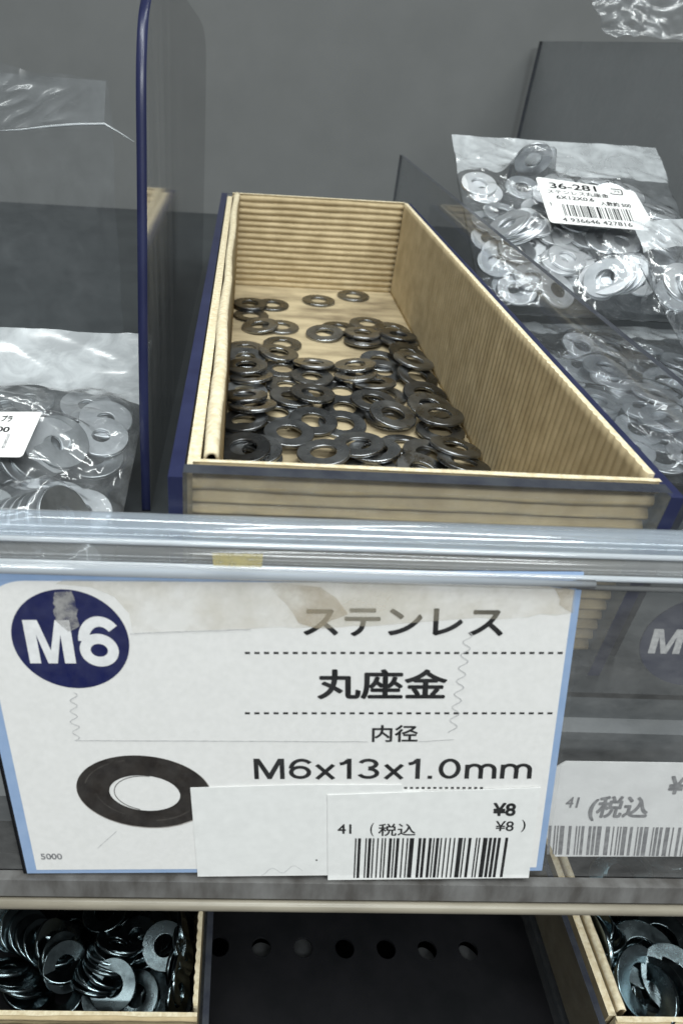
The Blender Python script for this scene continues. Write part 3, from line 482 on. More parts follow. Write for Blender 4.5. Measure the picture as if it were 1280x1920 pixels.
def arc(cx, cy, rx, ry, a0, a1, n=22): return [(cx + rx * math.cos(math.radians(a0 + (a1 - a0) * k / n)), cy + ry * math.sin(math.radians(a0 + (a1 - a0) * k / n))) for k in range(n + 1)]
def blockglyph(ch, w):
    """stroke paths in a box w wide and 1 high (centre lines); w = stroke weight"""
    h = w / 2
    if ch == 'M': return .98, [[(h, 0), (h, 1)], ('poly', [(w * .5, 1), (w * 1.3, 1), (.49, .30), (.98 - w * 1.3, 1), (.98 - w * .5, 1), (.98 - w * .95, .72), (.49 + w * .42, 0), (.49 - w * .42, 0), (w * .95, .72)]), [(.98 - h, 1), (.98 - h, 0)]]
    if ch == '6': return .72, [arc(.36, .33, .36 - h, .33 - h, 0, 360, 40), arc(.42, .50, .42 - h, .50 - h, 178, 40, 30)]
    if ch == '0': return .72, [arc(.36, .5, .36 - h, .5 - h, 0, 360, 48)]
    if ch == '1': return .46, [[(.40 - h, 0), (.40 - h, 1)], [(.02, .74), (.12, .76), (.22, .82), (.28, .92)]]
    if ch == '3': return .72, [arc(.34, .735, .30 - h * .6, .265 - h, 165, -90, 26), arc(.34, .285, .36 - h, .285 - h, 90, -165, 30)]
    if ch == 'x': return .62, [[(.04, 0), (.58, .70)], [(.04, .70), (.58, 0)]]
    if ch == '.': return .26, [[(.13, 0), (.13, w * 1.05)]]
    if ch == 'm': return 1.02, [[(h, 0), (h, .70)], arc(.30, .44, .30 - h, .27 - h * .4, 180, 0, 18) + [(.60 - h, 0)], arc(.30 + .51 - h, .44, .30 - h, .27 - h * .4, 180, 0, 18) + [(1.11 - 2 * h + .01, 0)]]
def blocktext(body, fr, b, h, m, parent, w=.15, gap=.13, name='lettering'):
    """heavy grotesque lettering drawn with strokes, fitted to a box"""
    W_ = 0; gl = []
    for ch in body:
        wd, st_ = blockglyph(ch, w); gl.append((W_, st_)); W_ += wd + gap
    W_ -= gap; u0, v0, u1, v1 = b; sx = (u1 - u0) / W_; sy = v1 - v0
    def f(bm):
        lv = 0
        for o_, st_ in gl:
            for path in st_:
                lv += 1
                if path[0] == 'poly':
                    bm.faces.new([bm.verts.new(local(fr.at(u0 + (p[0] + o_) * sx, v0 + p[1] * sy, h + .004 * (lv % 3)), parent)) for p in path[1]]); continue
                prev = None; path = [(p[0] + o_, p[1]) for p in path]; closed = math.dist(path[0], path[-1]) < 1e-3
                for k, p in enumerate(path):
                    a_ = path[k-1] if k else (path[-2] if closed else p); c_ = path[k+1] if k < len(path) - 1 else (path[1] if closed else p)
                    dx_, dy_ = c_[0] - a_[0], c_[1] - a_[1]; l = math.hypot(dx_, dy_) or 1; nx, ny = -dy_ / l * w / 2, dx_ / l * w / 2
                    cur = [bm.verts.new(local(fr.at(u0 + (p[0] + q * nx) * sx, v0 + (p[1] + q * ny) * sy, h + .004 * (lv % 3)), parent)) for q in (1, -1)]
                    if prev: bm.faces.new([prev[0], prev[1], cur[1], cur[0]])
                    prev = cur
    return mk(name, f, m, parent)
def bars(fr, b, h, m, parent, seed=1, n=30, name='barcode', slant=0.0):
    u0, v0, u1, v1 = b; rnd = random.Random(seed); ws = []
    for i in range(n): ws += [rnd.choice([1, 1, 1, 2, 2, 3]), rnd.choice([1, 1, 1, 2, 2, 3])]
    ws = ws[:-1]; T = sum(ws)
    def f(bm):
        x = 0
        for i, q in enumerate(ws):
            if i % 2 == 0:
                a = u0 + (u1 - u0) * x / T; c = u0 + (u1 - u0) * (x + q) / T
                bm.faces.new([bm.verts.new(local(fr.at(*p, h), parent)) for p in [(a, v0), (c, v0), (c + slant, v1), (a + slant, v1)]])
            x += q
    return mk(name, f, m, parent)
def ribbon(name, fr, pts, wd, h, m, parent):
    def f(bm):
        prev = None
        for k, (u, v) in enumerate(pts):
            a = pts[max(0, k-1)]; b = pts[min(len(pts)-1, k+1)]; dx_, dy_ = b[0]-a[0], b[1]-a[1]; l = math.hypot(dx_, dy_) or 1
            nx, ny = -dy_ / l * wd / 2, dx_ / l * wd / 2
            cur = [bm.verts.new(local(fr.at(u + nx, v + ny, h), parent)), bm.verts.new(local(fr.at(u - nx, v - ny, h), parent))]
            if prev: bm.faces.new([prev[0], prev[1], cur[1], cur[0]])
            prev = cur
    return mk(name, f, m, parent)
def ellipse(c, rx, ry, n=64, a0=0, a1=2 * math.pi, rot=0):
    out = []
    for k in range(n):
        a = a0 + (a1 - a0) * k / (n if a1 - a0 > 6.28 else n - 1); x, y = rx * math.cos(a), ry * math.sin(a)
        out.append((c[0] + x * math.cos(rot) - y * math.sin(rot), c[1] + x * math.sin(rot) + y * math.cos(rot)))
    return out

# ------------------------------------------------------------------ bags in place
def lean(n, p0, p1, ax, seed=1):
    rn = random.Random(seed); out = []
    for k in range(n):
        t = k / max(1, n - 1); p = Vector(p0).lerp(Vector(p1), t); a = (Vector(ax) + Vector((rn.gauss(0, .07), rn.gauss(0, .07), rn.gauss(0, .05)))).normalized(); q = Vector((0, 0, 1)).rotation_difference(a)
        out.append([p.x, p.y, p.z, q.w, q.x, q.y, q.z])
    return out
PL_ = SIM['bagl'][:40] + lean(8, (29, 9, 5.5), (40, 14, 6), (.75, -.25, .6), 1) + lean(5, (8, 12, 5), (22, 13, 5.5), (.2, -.75, .6), 2) + lean(7, (27, 27, 6.5), (35, 35, 6.5), (.55, -.3, .75), 3) + lean(4, (10, 34, 6), (18, 42, 6), (-.2, .5, .8), 4)
PR_ = SIM['bagr'][:50] + lean(5, (10, 30, 6), (15, 26, 6.5), (-.5, .3, .8), 5) + lean(5, (36, 8, 6), (42, 9, 7), (-.6, -.2, .75), 6) + lean(4, (56, 22, 6), (60, 30, 6.5), (.4, .4, .8), 7)
bagR, PR, HR = bag('clear bag of bright washers with the white 36-281 barcode sticker', (71.6, 203, -63), 0.0, math.radians(26.5), 74, 62, 20,
    PR_, W12, W12G, 'in the bag with the barcode sticker', 'washers in the bag behind the low divider', below=5, seed=2)
# sticker lying on the film
q = [Vector(PR(u, v, 8.2)) for u, v in [(24, 40), (62, 40), (24, 60)]]
fs = Frame(q[0], q[1] - q[0], q[2] - q[0])
cs = [fs.px(*p) for p in [(1003, 331), (1188, 358), (1232, 434), (1030, 417)]]
def rounded(cs, r, n=5):
    out = []; m_ = len(cs)
    for i in range(m_):
        p0, p, p1 = (Vector(cs[i-1]), Vector(cs[i]), Vector(cs[(i+1) % m_]))
        a = p + (p0 - p).normalized() * r; b = p + (p1 - p).normalized() * r
        for k in range(n + 1):
            t = k / n; out.append(tuple(a * (1-t) ** 2 + p * 2 * t * (1-t) + b * t * t))
    return out
st = poly('label_sticker', fs, rounded(cs, 1.5), 0, M['sticker'], bagR, .15)
A = Vector(cs[3]); B = Vector(cs[2]) - A; C_ = Vector(cs[0]) - A
f2 = Frame(fs.at(*cs[3]), fs.at(*cs[2]) - fs.at(*cs[3]), fs.at(*cs[0]) - fs.at(*cs[3]))
LW, LH = B.length, C_.dot(Vector((-B.y, B.x)).normalized()); SK = C_.dot(B.normalized())
def lab(b, s, bold=0, m='ink'):
    u0, v0, u1, v1 = b; return text(s, f2, (u0 * LW + SK * v0, v0 * LH, u1 * LW + SK * v0, v1 * LH), .06, M[m], st, bold, shear=SK * (v1 - v0) )
lab((.11, .76, .56, .89), '36-281', .02)
lab((.07, .64, .66, .73), 'ステンレス丸座金', .012)
lab((.14, .53, .50, .61), '6X12X0.6', .02)
lab((.55, .46, .84, .56), '入数約 500', .02)
lab((.055, .36, .075, .44), '9', 0)
o = bars(f2, (.16 * LW, .17 * LH, .80 * LW, .42 * LH), .06, M['ink'], st, 4, 30, slant=SK * .25)
lab((.13, .045, .78, .13), '4 936646 427816', .01)
# recycling mark: rounded open frame with two small letters
c0 = (.75 * LW + SK * .8, .80 * LH)
ribbon('recycling_mark', f2, rounded([(c0[0]-1.9, c0[1]-1.3), (c0[0]+1.9, c0[1]-1.3), (c0[0]+1.9, c0[1]+1.3), (c0[0]-1.9, c0[1]+1.3)], .7) [:-3], .4, .06, M['ink'], st)
text('プラ', f2, (c0[0]-1.1, c0[1]-.6, c0[0]+1.1, c0[1]+.6), .06, M['ink'], st, .02)

bag('clear bag of washers underneath, leaning on the low divider', (73.5, 138, -80), 0.0, math.radians(8), 74, 64, 8,
    [[r[1] , r[0] * .9, r[2]] + r[3:] for r in SIM['bagr'][:46]], W12G, W12, 'in the lower bag beside the low divider', 'washers in the lower bag', below=6, seed=12, amp=1.0)
bag('folded clear bag corner holding washers at the right edge', (116, 150, -66), math.radians(20), math.radians(34), 40, 44, 10,
    SIM['bags'], W12, W12G, 'in the folded bag at the right edge', 'washers in the folded bag at the right', below=5, seed=22, amp=1.0)
bagL, PL, HL = bag('clear bag of grey washers with a white sticker left of the tall divider', (-70.5, 90, -82.0), 0.0, math.radians(9), 49, 56, 22,
    PL_, WB13, WB13B, 'in the left bag with the white sticker', 'washers in the bag left of the tall divider', below=7, seed=31, flap_rise=.28, amp=.8)
q = [Vector(PL(u, v, 13.0)) for u, v in [(5, 20), (30, 20), (5, 40)]]
fs = Frame(q[0], q[1] - q[0], q[2] - q[0])
cs = [fs.px(*p) for p in [(-70, 772), (80, 772), (42, 857), (-80, 855)]]
st = poly('label_sticker', fs, rounded(cs, .9), 0, M['sticker'], bagL, .15)
ptext('500', fs, (-18, 800, 19, 810), .06, M['ink'], st, .02)
ptext('プラ', fs, (4, 779, 24, 791), .06, M['ink'], st, .03)
ptext('36240', fs, (9, 812, 15, 842), .06, M['ink_grey'], st, .0)

def sheet(name, label, P4, m, amp, seed, res=60, cat='bag', fold=None, mouth=None):
    """loose empty film: bilinear patch with creases, P4 = four corners"""
    root = thing(name, label, cat, loc=P4[3])
    a, b, c, d = (Vector(p) for p in P4); n1 = (b - a).cross(d - a).normalized()
    def f(bm):
        g = []
        for j in range(res + 1):
            t = j / res; row = []
            for i in range(res + 1):
                s = i / res; p = (a * (1-s) + b * s) * (1-t) + (d * (1-s) + c * s) * t
                k = ridged((s * 9 + t * 4, t * 7), .33, seed) * amp + ridged((s * 9, t * 12), .8, seed + 3) * amp * .45 + noise.noise(Vector((s * 2, t * 2, seed))) * amp * 1.6
                ed = noise.noise(Vector((s * 3, t * 3, seed + 7))) * 1.2
                row.append(bm.verts.new(local(p + n1 * k + Vector((ed, 0, ed)), root)))
            g.append(row)
        for j in range(res):
            for i in range(res):
                fc = bm.faces.new([g[j][i], g[j][i+1], g[j+1][i+1], g[j+1][i]]); fc.smooth = True
    mk('film', f, m, root)
    if mouth:
        A_, B_, C_, D_ = (Vector(p) for p in mouth)
        def f(bm):
            g = []; n_ = 70
            for j in range(n_ + 1):
                row = []
                for i in range(n_ + 1):
                    s_, t = i / n_, j / n_; p = (A_ * (1-s_) + B_ * s_) * (1-t) + (D_ * (1-s_) + C_ * s_) * t; fade = max(0, 1 - s_ * 1.1)
                    row.append(bm.verts.new(local(p + Vector((0, -1, 0)) * (ridged((s_ * 12 + t * 6, t * 5 - s_ * 3), .42, 4) * 1.9 * fade + ridged((s_ * 13 + t * 3, t * 7 + s_ * 6), .6, 9) * .7 * (fade ** 2 + .06)), root)))
                g.append(row)
            for j in range(n_):
                for i in range(n_): bm.faces.new([g[j][i], g[j][i+1], g[j+1][i+1], g[j+1][i]]).smooth = True
        mk('bag_mouth', f, M['film_mouth'], root)
    if fold:
        def f(bm):
            prev = None
            for k, p in enumerate(fold):
                w_ = .38 * math.sin(math.pi * (k + .6) / (len(fold) + .2))
                cur = [bm.verts.new(local(Vector(p) + Vector((0, w_ * a, w_ * b)), root)) for a, b in ((0, -1), (-1, 0), (0, 1), (1, 0))]
                if prev:
                    for i in range(4): bm.faces.new([prev[i], prev[(i+1) % 4], cur[(i+1) % 4], cur[i]]).smooth = True
                prev = cur
        mk('fold', f, M['film_flap'], root)
    return root
ul = [ony(p, 225) for p in [(-60, 112), (202, 150), (206, 300), (-60, 300)]]
ul[2] = (ul[1][0] + 2, 215, FL + 1); ul[3] = (ul[0][0], 215, FL + 1)
sheet('empty_bag', 'thin empty clear bag standing upright left of the tall divider', ul, M['film_thin'], .9, 3, mouth=[ony(p, 219) for p in [(-70, 130), (199, 152), (196, 228), (-70, 246)]], fold=[ony(p, 222) for p in [(-20, 246), (40, 243), (90, 237), (140, 233), (196, 232), (222, 247), (252, 266)]])
ur = [ony((1075, -120), 330), ony((1400, -120), 330), ony((1400, 70), 310), ony((1150, 62), 316)]
sheet('empty_bag', 'crumpled clear bag hanging at the top right', ur, M['film_crumple'], 4, 8)

# ------------------------------------------------------------------ ticket rail
TL = math.radians(13.5); VUP = Vector((0, math.sin(TL), math.cos(TL))); P0 = Vector((16.0, 76.0, -63.9))
b = math.radians(.5); UR = Vector((math.cos(b), 0, 0)) + VUP * math.sin(b)
FR = Frame(P0, UR, VUP)
b = math.radians(1.9); FS = Frame(P0, Vector((math.cos(b), 0, 0)) + VUP * math.sin(b), VUP, -.062)
M['rail'] = clear('hazy_rail_plastic', (.84, .88, .92), .22, .10, (.52, .58, .65), .30, 700, (.03, 1, 1), gloss=2.0)
M['rail_grey'] = clear('grey_worn_rail_plastic', (.80, .82, .84), .22, .16, (.33, .335, .335), .34, 500, (.04, 1, 1), gloss=1.6)
M['rail_front'] = clear('worn_rail_sheet', (.94, .94, .94), .03, .12, (.60, .60, .60), .07, 260, (.5, 1, 1), gloss=.5)
M['rail_highlight'] = clear('painted_highlight_rail_bead', (.92, .94, .97), .45, .08, (.66, .70, .74), .25, 400, (.05, 1, 1), gloss=3.0)  # whiter haze paints in the highlight lines along the rail
M['rail_lip'] = mat('dirty_grey_rail_lip', (.17, .168, .165), (.065, .06, .056), 200, .45, stretch=(1, 1, .22), mid=(.30, .68), bmp=.1)
M['rail_bead'] = mat('yellowed_plastic_bead', (.27, .245, .195), (.16, .142, .11), 160, .35, stretch=(.2, 1, 1))
M['cover'] = clear('clear_card_cover', (.98, .98, .98), .0, .25, (.7, .7, .7), .02, 260, gloss=.15)
RX0, RX1 = -230.0, 300.0
def stain_early(name, col):
    m, nt, out = new_mat(name); tr = N(nt, 'ShaderNodeBsdfTransparent'); p = N(nt, 'ShaderNodeBsdfPrincipled'); p.inputs['Base Color'].default_value = (*col, 1)
    ms = N(nt, 'ShaderNodeMixShader'); nt.links.new(ramp(nt, tex(nt, 240, 5, .7, (.4, 1, 1)), [(.3, (.1,) * 3), (.65, (.75,) * 3)]), ms.inputs[0]); nt.links.new(tr.outputs[0], ms.inputs[1]); nt.links.new(p.outputs[0], ms.inputs[2]); nt.links.new(ms.outputs[0], out.inputs[0]); return m
rail = thing('ticket_rail', 'clear plastic ticket rail along the shelf front holding the price card', 'ticket rail', loc=(16, 76, -64))
def extr(name, prof, m, x0=RX0, x1=RX1, closed=True, smooth=True, nx=1):
    """profile of (y, z) extruded along the rail"""
    def f(bm):
        xs = [x0 + (x1 - x0) * i / nx for i in range(nx + 1)]; rows = []
        for x in xs: rows.append([bm.verts.new(local(Vector((16, y, z)) + UR * (x - 16), rail)) for y, z in prof])
        n = len(prof)
        for a, c in zip(rows, rows[1:]):
            for i in range(n if closed else n - 1):
                j = (i + 1) % n; fc = bm.faces.new([a[i], a[j], c[j], c[i]]); fc.smooth = smooth
        if closed: bm.faces.new(rows[0]); bm.faces.new(rows[-1][::-1])
        bmesh.ops.recalc_face_normals(bm, faces=bm.faces)
    return mk(name, f, m, rail)
def oval(cy, cz, ry, rz, n=20, rot=0): return ellipse((cy, cz), ry, rz, n, rot=rot)
def yz(py, y): p = ony((640, py), y); return (p[1], p[2])
extr('top_roll', oval(*yz(1003, 80.6), 1.6, 2.35, 28, rot=-.75), M['rail'])
extr('bead', oval(*yz(1028, 78.4), .45, .45), M['rail_highlight'])
extr('hinge', oval(*yz(1050, 78.2), 1.0, 1.6, rot=-.5), M['rail_grey'])
extr('bead', oval(*yz(1071, 76.4), .45, .5), M['rail_highlight'])
extr('cover_roll', oval(*yz(1083, 75.6), .7, .85), M['rail_highlight'], RX0, 52.5)
extr('bead', oval(*yz(1088, 76.4), .4, .45), M['rail_grey'], 52.8)
def strip(name, v0, v1, h, t, m, u0=RX0, u1=RX1, fr=FR, parent=rail):
    def f(bm):
        vs = [bm.verts.new(local(fr.at(u, v, hh), parent)) for hh in (h - t, h) for (u, v) in [(u0, v0), (u1, v0), (u1, v1), (u0, v1)]]
        for q in [(0,3,2,1),(4,5,6,7),(0,1,5,4),(1,2,6,5),(2,3,7,6),(3,0,4,7)]: bm.faces.new([vs[i] for i in q])
    return mk(name, f, m, parent)
vlo = FR.px(640, 1701)[1]; vmid = FR.px(640, 1650)[1]; vbead = FR.px(640, 1682)[1]
strip('back_sheet', vmid, .5, -1.4, .9, M['rail_front'])
strip('lower_lip', vbead + .3, vmid - .05, .8, 2.0, M['rail_lip'])
extr('lower_bead', oval(*(lambda p: (p[1], p[2]))(FR.at(0, vlo + 1.0, .6)), 1.0, 1.15), M['rail_bead'])
o = poly('yellow_tape', FR, [FR.px(*p) for p in [(400, 1019), (492, 1021), (490, 1046), (402, 1043)]], 3.2, stain_early('yellow_tape', (.55, .46, .16)), rail, 0)

# ------------------------------------------------------------------ the price card
S = FS.px
card = thing('price_card', 'white M6 price card with pale blue border in the ticket rail', 'price card', loc=tuple(FS.at(8, -30)))
uL, uR = S(50, 1632)[0], S(1092, 1092)[0]; vB, vT = S(520, 1636)[1], S(520, 1070)[1]
strip('backing', vB - .3, vT, -.35, .2, M['black'], uL - .75, uR - .2, FS, card)
strip('card', vB, vT, -.1, .22, M['sky'], uL, uR, FS, card)
iL, iR = uL + 1.75, uR - 1.15; iB, iT = vB + .9, S(520, 1092)[1]
r = 7.0
pts = [(iL, iB), (iR, iB), (iR, iT)] + [(iL + r + r * math.cos(a), iT - r + r * math.sin(a)) for a in [math.pi / 2 + math.pi / 2 * k / 12 for k in range(13)]]
poly('white_panel', FS, pts, 0, M['paper'], card)
ec = S(133, 1200); ex = (S(243, 1200)[0] - S(24, 1200)[0]) / 2; ey = (S(133, 1108)[1] - S(133, 1293)[1]) / 2
em = poly('size_emblem', FS, ellipse(ec, ex, ey), .05, M['ink_navy'], card, label='round navy emblem reading M6')
blocktext('M', FS, pxbox(FS, 50, 1162, 137, 1243), .10, M['ink_white'], em, .235)
blocktext('6', FS, pxbox(FS, 148, 1155, 221, 1249), .10, M['ink_white'], em, .20)
ptext('ステンレス', FS, (568, 1140, 944, 1193), .05, M['ink'], card, .022)
ptext('丸座金', FS, (594, 1254, 838, 1311), .05, M['ink'], card, .026)
ptext('内径', FS, (697, 1359, 783, 1391), .05, M['ink'], card, .018)
blocktext('M6x13x1.0mm', FS, pxbox(FS, 476, 1422, 996, 1460), .05, M['ink'], card, .15, .14)
ptext('5000', FS, (77, 1600, 117, 1611), .05, M['ink_grey'], card, .02)
def dots(x0, x1, y, n, hh=.05):
    a, c = S(x0, y), S(x1, y)
    def f(bm):
        for k in range(n):
            u = a[0] + (c[0] - a[0]) * k / (n - .45); v = a[1] + (c[1] - a[1]) * k / n; wd = (c[0] - a[0]) / n * .55
            bm.faces.new([bm.verts.new(local(FS.at(*p, hh), card)) for p in [(u, v - .19), (u + wd, v - .19), (u + wd, v + .19), (u, v + .19)]])
    mk('dotted_line', f, M['ink'], card)
dots(459, 1054, 1224, 34); dots(459, 1035, 1337, 33); dots(757, 905, 1477, 14)
# printed washer picture
def ring(name, fr, co, ro, ci, ri, h, m, parent, rot=0, n=72):
    def f(bm):
        a = [bm.verts.new(local(fr.at(*p, h), parent)) for p in ellipse(co, *ro, n, rot=rot)]; c = [bm.verts.new(local(fr.at(*p, h), parent)) for p in ellipse(ci, *ri, n, rot=rot)]
        for k in range(n): bm.faces.new([a[k], a[(k+1) % n], c[(k+1) % n], c[k]])
    return mk(name, f, m, parent)
wc = S(271, 1485); wx = (S(397, 1485)[0] - S(146, 1485)[0]) / 2; wy = (S(271, 1418)[1] - S(271, 1552)[1]) / 2
wi = S(272, 1487); ix = (S(336, 1487)[0] - S(204, 1487)[0]) / 2; iy = (S(271, 1453)[1] - S(271, 1519)[1]) / 2
M['pic'] = mat('brown_black_print', (.016, .013, .012), (.030, .025, .022), 400, .6, spec=.15)
M['pic_mid'] = mat('brown_print_shine', (.060, .052, .047), (.020, .017, .015), 500, .6, spec=.15)
M['pic_hi'] = mat('grey_brown_print', (.42, .39, .36), (.20, .18, .17), 300, .5)
wp_ = ring('washer_picture', FS, wc, (wx, wy), wi, (ix, iy), .05, M['pic'], card, rot=-.10)
ring('rim_highlight', FS, (wc[0] + .05, wc[1] - .12), (wx + .12, wy + .10), wc, (wx - .05, wy - .08), .035, M['pic_hi'], wp_, rot=-.10)
ribbon('hole_edge', FS, ellipse((wi[0] + .35, wi[1] - .02), ix - .45, iy - .1, 40, 1.5, 4.5, rot=-.10), .12, .07, M['pic'], wp_)
for (ra, a0, a1, wd) in ((.80, -1.35, -.35, .30), (.88, 1.9, 3.0, .22), (.72, 3.3, 4.3, .2)):
    ribbon('print_shine', FS, ellipse(wc, wx * ra, wy * ra, 30, a0, a1, rot=-.10), wd, .07, M['pic_mid'], wp_)
# stickers
s1 = poly('blank_sticker', FS, [S(*p) for p in [(357, 1476), (560, 1470), (752, 1470), (754, 1480), (980, 1500), (960, 1636), (371, 1642)]], .18, M['sticker'], card, .12, 'blank white sticker half under the barcode sticker')
s2 = poly('barcode_sticker', FS, [S(*p) for p in [(613, 1488), (1011, 1474), (989, 1643), (614, 1647)]], .34, M['sticker'], card, .12, 'white sticker with price and barcode')
ptext('¥8', FS, (922, 1502, 965, 1527), .38, M['ink'], s2, .03)
ptext('¥8', FS, (927, 1536, 961, 1555), .38, M['ink'], s2, .01)
ptext(')', FS, (975, 1534, 983, 1557), .38, M['ink'], s2, .0)
ptext('41', FS, (632, 1542, 658, 1560), .38, M['ink'], s2, .015)
ptext('(', FS, (693, 1540, 700, 1565), .38, M['ink'], s2, .0)
ptext('税込', FS, (708, 1541, 778, 1564), .38, M['ink'], s2, .012)
bb = pxbox(FS, 662, 1568, 944, 1642)
bars(FS, bb, .38, M['ink'], s2, 7, 33, slant=.25)
o = poly('ink_speck', FS, ellipse(S(593, 1611), .18, .18, 10), .2, M['ink'], s1)
ribbon('scribble', FS, [S(490 + 7 * k, 1640 - 12 * math.sin(k * .55) ** 2 - k * .8) for k in range(12)], .1, .2, M['dirt'], s1)
# old tape: a yellowed strip on top, jagged cut ends further down
def stain(name, col, lo, hi, sc, mx, seed=0):
    m, nt, out = new_mat(name); L = nt.links.new
    tr = N(nt, 'ShaderNodeBsdfTransparent'); p = N(nt, 'ShaderNodeBsdfPrincipled'); p.inputs['Roughness'].default_value = .3; p.inputs['Base Color'].default_value = (*col, 1)
    ms = N(nt, 'ShaderNodeMixShader'); L(ramp(nt, tex(nt, sc, 5, .65, (1, 1, 1 + seed)), [(lo, (.05,) * 3), (hi, (mx,) * 3)]), ms.inputs[0]); L(tr.outputs[0], ms.inputs[1]); L(p.outputs[0], ms.inputs[2]); L(ms.outputs[0], out.inputs[0]); return m
M['tape'] = stain('yellowed_tape', (.62, .56, .44), .40, .72, 60, .5)
M['tape_dark'] = stain('brown_stained_tape', (.50, .42, .30), .36, .66, 110, .55)
M['tape_grey'] = stain('grey_torn_tape', (.42, .41, .40), .38, .6, 260, .75)
rnd = random.Random(5)
def jag(p, q_, n, a): return [(p[0] + (q_[0] - p[0]) * k / n + rnd.uniform(-a, a), p[1] + (q_[1] - p[1]) * k / n + rnd.uniform(-a, a)) for k in range(n + 1)]
poly('old_tape', FS, [S(105, 1094), S(170, 1100), S(215, 1118), S(243, 1150), S(249, 1186)] + jag(S(470, 1180), S(690, 1172), 8, .3) + jag(S(900, 1160), S(1072, 1150), 6, .3) + [S(1078, 1090), S(120, 1086)], .14, M['tape'], card, 0, 'yellowed strip of old tape along the top')
poly('tape_stain', FS, jag(S(500, 1092), S(560, 1165), 5, .3) + jag(S(600, 1176), S(650, 1150), 4, .3) + [S(630, 1120), S(600, 1100)], .16, M['tape_dark'], card)
poly('tape_stain', FS, jag(S(1035, 1092), S(1050, 1135), 4, .3) + jag(S(1072, 1150), S(1079, 1092), 3, .1), .16, M['tape_dark'], card)
poly('tape_stain', FS, jag(S(101, 1112), S(106, 1165), 8, .25) + jag(S(128, 1182), S(150, 1175), 3, .2) + jag(S(146, 1150), S(138, 1110), 5, .25), .16, M['tape_grey'], card)
ribbon('tape_edge', FS, jag(S(245, 1187), S(470, 1179), 14, .04), .14, .17, M['dirt'], card)
ribbon('tape_edge', FS, [S(139 + 7 * math.sin(k * .95) + (4 if k > 20 else 0), 1298 + k * 3.0) for k in range(31)], .13, .1, M['dirt'], card)
ribbon('tape_edge', FS, jag(S(143, 1388), S(690, 1390), 40, .035), .12, .1, M['dirt'], card)
ribbon('tape_edge', FS, jag(S(785, 1390), S(850, 1386), 8, .035), .10, .1, M['dirt'], card)
ribbon('tape_edge', FS, [S(878 - k * .55 + 8 * math.sin(k * .85), 1185 + k * 3.3) for k in range(58)], .13, .1, M['dirt'], card)
ribbon('scratch', FS, [S(183 + k * 9, 1590 - k * 8) for k in range(5)], .08, .1, M['dirt'], card)
strip('cover_sheet', vB + .1, S(520, 1086)[1], .75, .2, M['cover'], uL + .2, uR + .3, FS, card)

# ------------------------------------------------------------------ things seen dimly through the rail on the right
F3 = Frame(FR.at(0, 0, -3.2), UR, VUP)
M['tag_paper'] = mat('bright_tag_paper', (.86, .86, .86), (.78, .78, .78), 200, .5)
tg = thing('price_tag', 'dim white price tag with barcode behind the worn rail at the right', 'price tag', loc=tuple(F3.at(60, -50)))
bz = [F3.px(*p) for p in [(1012, 1480), (1022, 1450), (1060, 1428), (1345, 1432), (1345, 1606), (1040, 1606), (1020, 1560)]]
g = poly('tag', F3, bz, 0, M['tag_paper'], tg, .2)
ptext('41', F3, (1060, 1494, 1084, 1514), .05, M['ink_grey'], g, .02)
ptext('(税込', F3, (1103, 1492, 1216, 1540), .05, M['ink_grey'], g, .03)
ptext('¥98', F3, (1252, 1455, 1330, 1490), .05, M['ink_grey'], g, .03)
bars(F3, pxbox(F3, 1030, 1550, 1340, 1604), .05, M['ink_grey'], g, 17, 34, slant=-.9)
F4 = Frame(FR.at(0, 0, -2.6), UR, VUP)
M['badge_dim'] = mat('dark_navy_badge_print', (.02, .024, .05), (.03, .034, .06), 300, .7, spec=.1)
c2 = thing('price_card', 'navy emblem of the next price card behind the rail at the right edge', 'price card', loc=tuple(F4.at(75, -30)))
g = poly('size_emblem', F4, ellipse(F4.px(1318, 1205), 10.0, 8.0), 0, M['badge_dim'], c2, .2)
blocktext('M6', F4, pxbox(F4, 1219, 1180, 1330, 1226), .05, M['dirt'], g, .22)

# ------------------------------------------------------------------ lower bins
ZR = -185.0
liner('cardboard_box', 'cardboard box of black washers at the lower left under the rail', -78, -3.6, 63.8, 190, ZR - 26, ZR, seed=40)
clear_bin('plastic bin with its front darkened for shade round the lower left cardboard box', -82, -.9, 60.4, 194, -211.8, ZR - 1.2, 1.5, shade_front=True)
for i, r in enumerate(SIM['lowl']):
    put_washer(WK11, (-43.5 + r[0] , 66.5 + r[1], ZR - 16.5 + r[2]), Quaternion(r[3:]), 'glossy black washer lying %s in the lower left cardboard box' % ('flat at the bottom' if r[2] < 1 else 'among the leaning stacks'), 'black washers in the lower left box')
mk('packing', lambda bm: box(bm, -77, -7, 66.5, 188, ZR - 25, ZR - 17.1), M['black'])
tag(bpy.data.objects['packing'], 'black packing under the washers of the lower left box', 'packing')
def stack(n, c0, c1, ax0, ax1, me, label, group, jit=.55, seed=1):
    rn = random.Random(seed)
    for k in range(n):
        t = k / max(1, n - 1); p = Vector(c0).lerp(Vector(c1), t); a = Vector(ax0).lerp(Vector(ax1), t).normalized()
        a = (a + Vector((rn.gauss(0, .15), rn.gauss(0, .15), rn.gauss(0, .1)))).normalized()
        put_washer(me, p + Vector((rn.uniform(-jit, jit), rn.uniform(-jit, jit), rn.uniform(-jit, jit))), Vector((0, 0, 1)).rotation_difference(a), label, group)
GL = 'black washers in the lower left box'
def lz(px, py, z): return tuple(float(v) for v in onz((px, py), z))
stack(7, lz(15, 1735, -190), lz(95, 1770, -189), (.5, -.3, .9), (.75, .1, .7), WK11, 'black washer in the leaning stack at the left end of the lower left box', GL, seed=1)
stack(9, lz(100, 1745, -191), lz(122, 1815, -188), (-.2, .75, .6), (.55, -.3, .8), WK11, 'black washer in the curved stack in the middle of the lower left box', GL, seed=2)
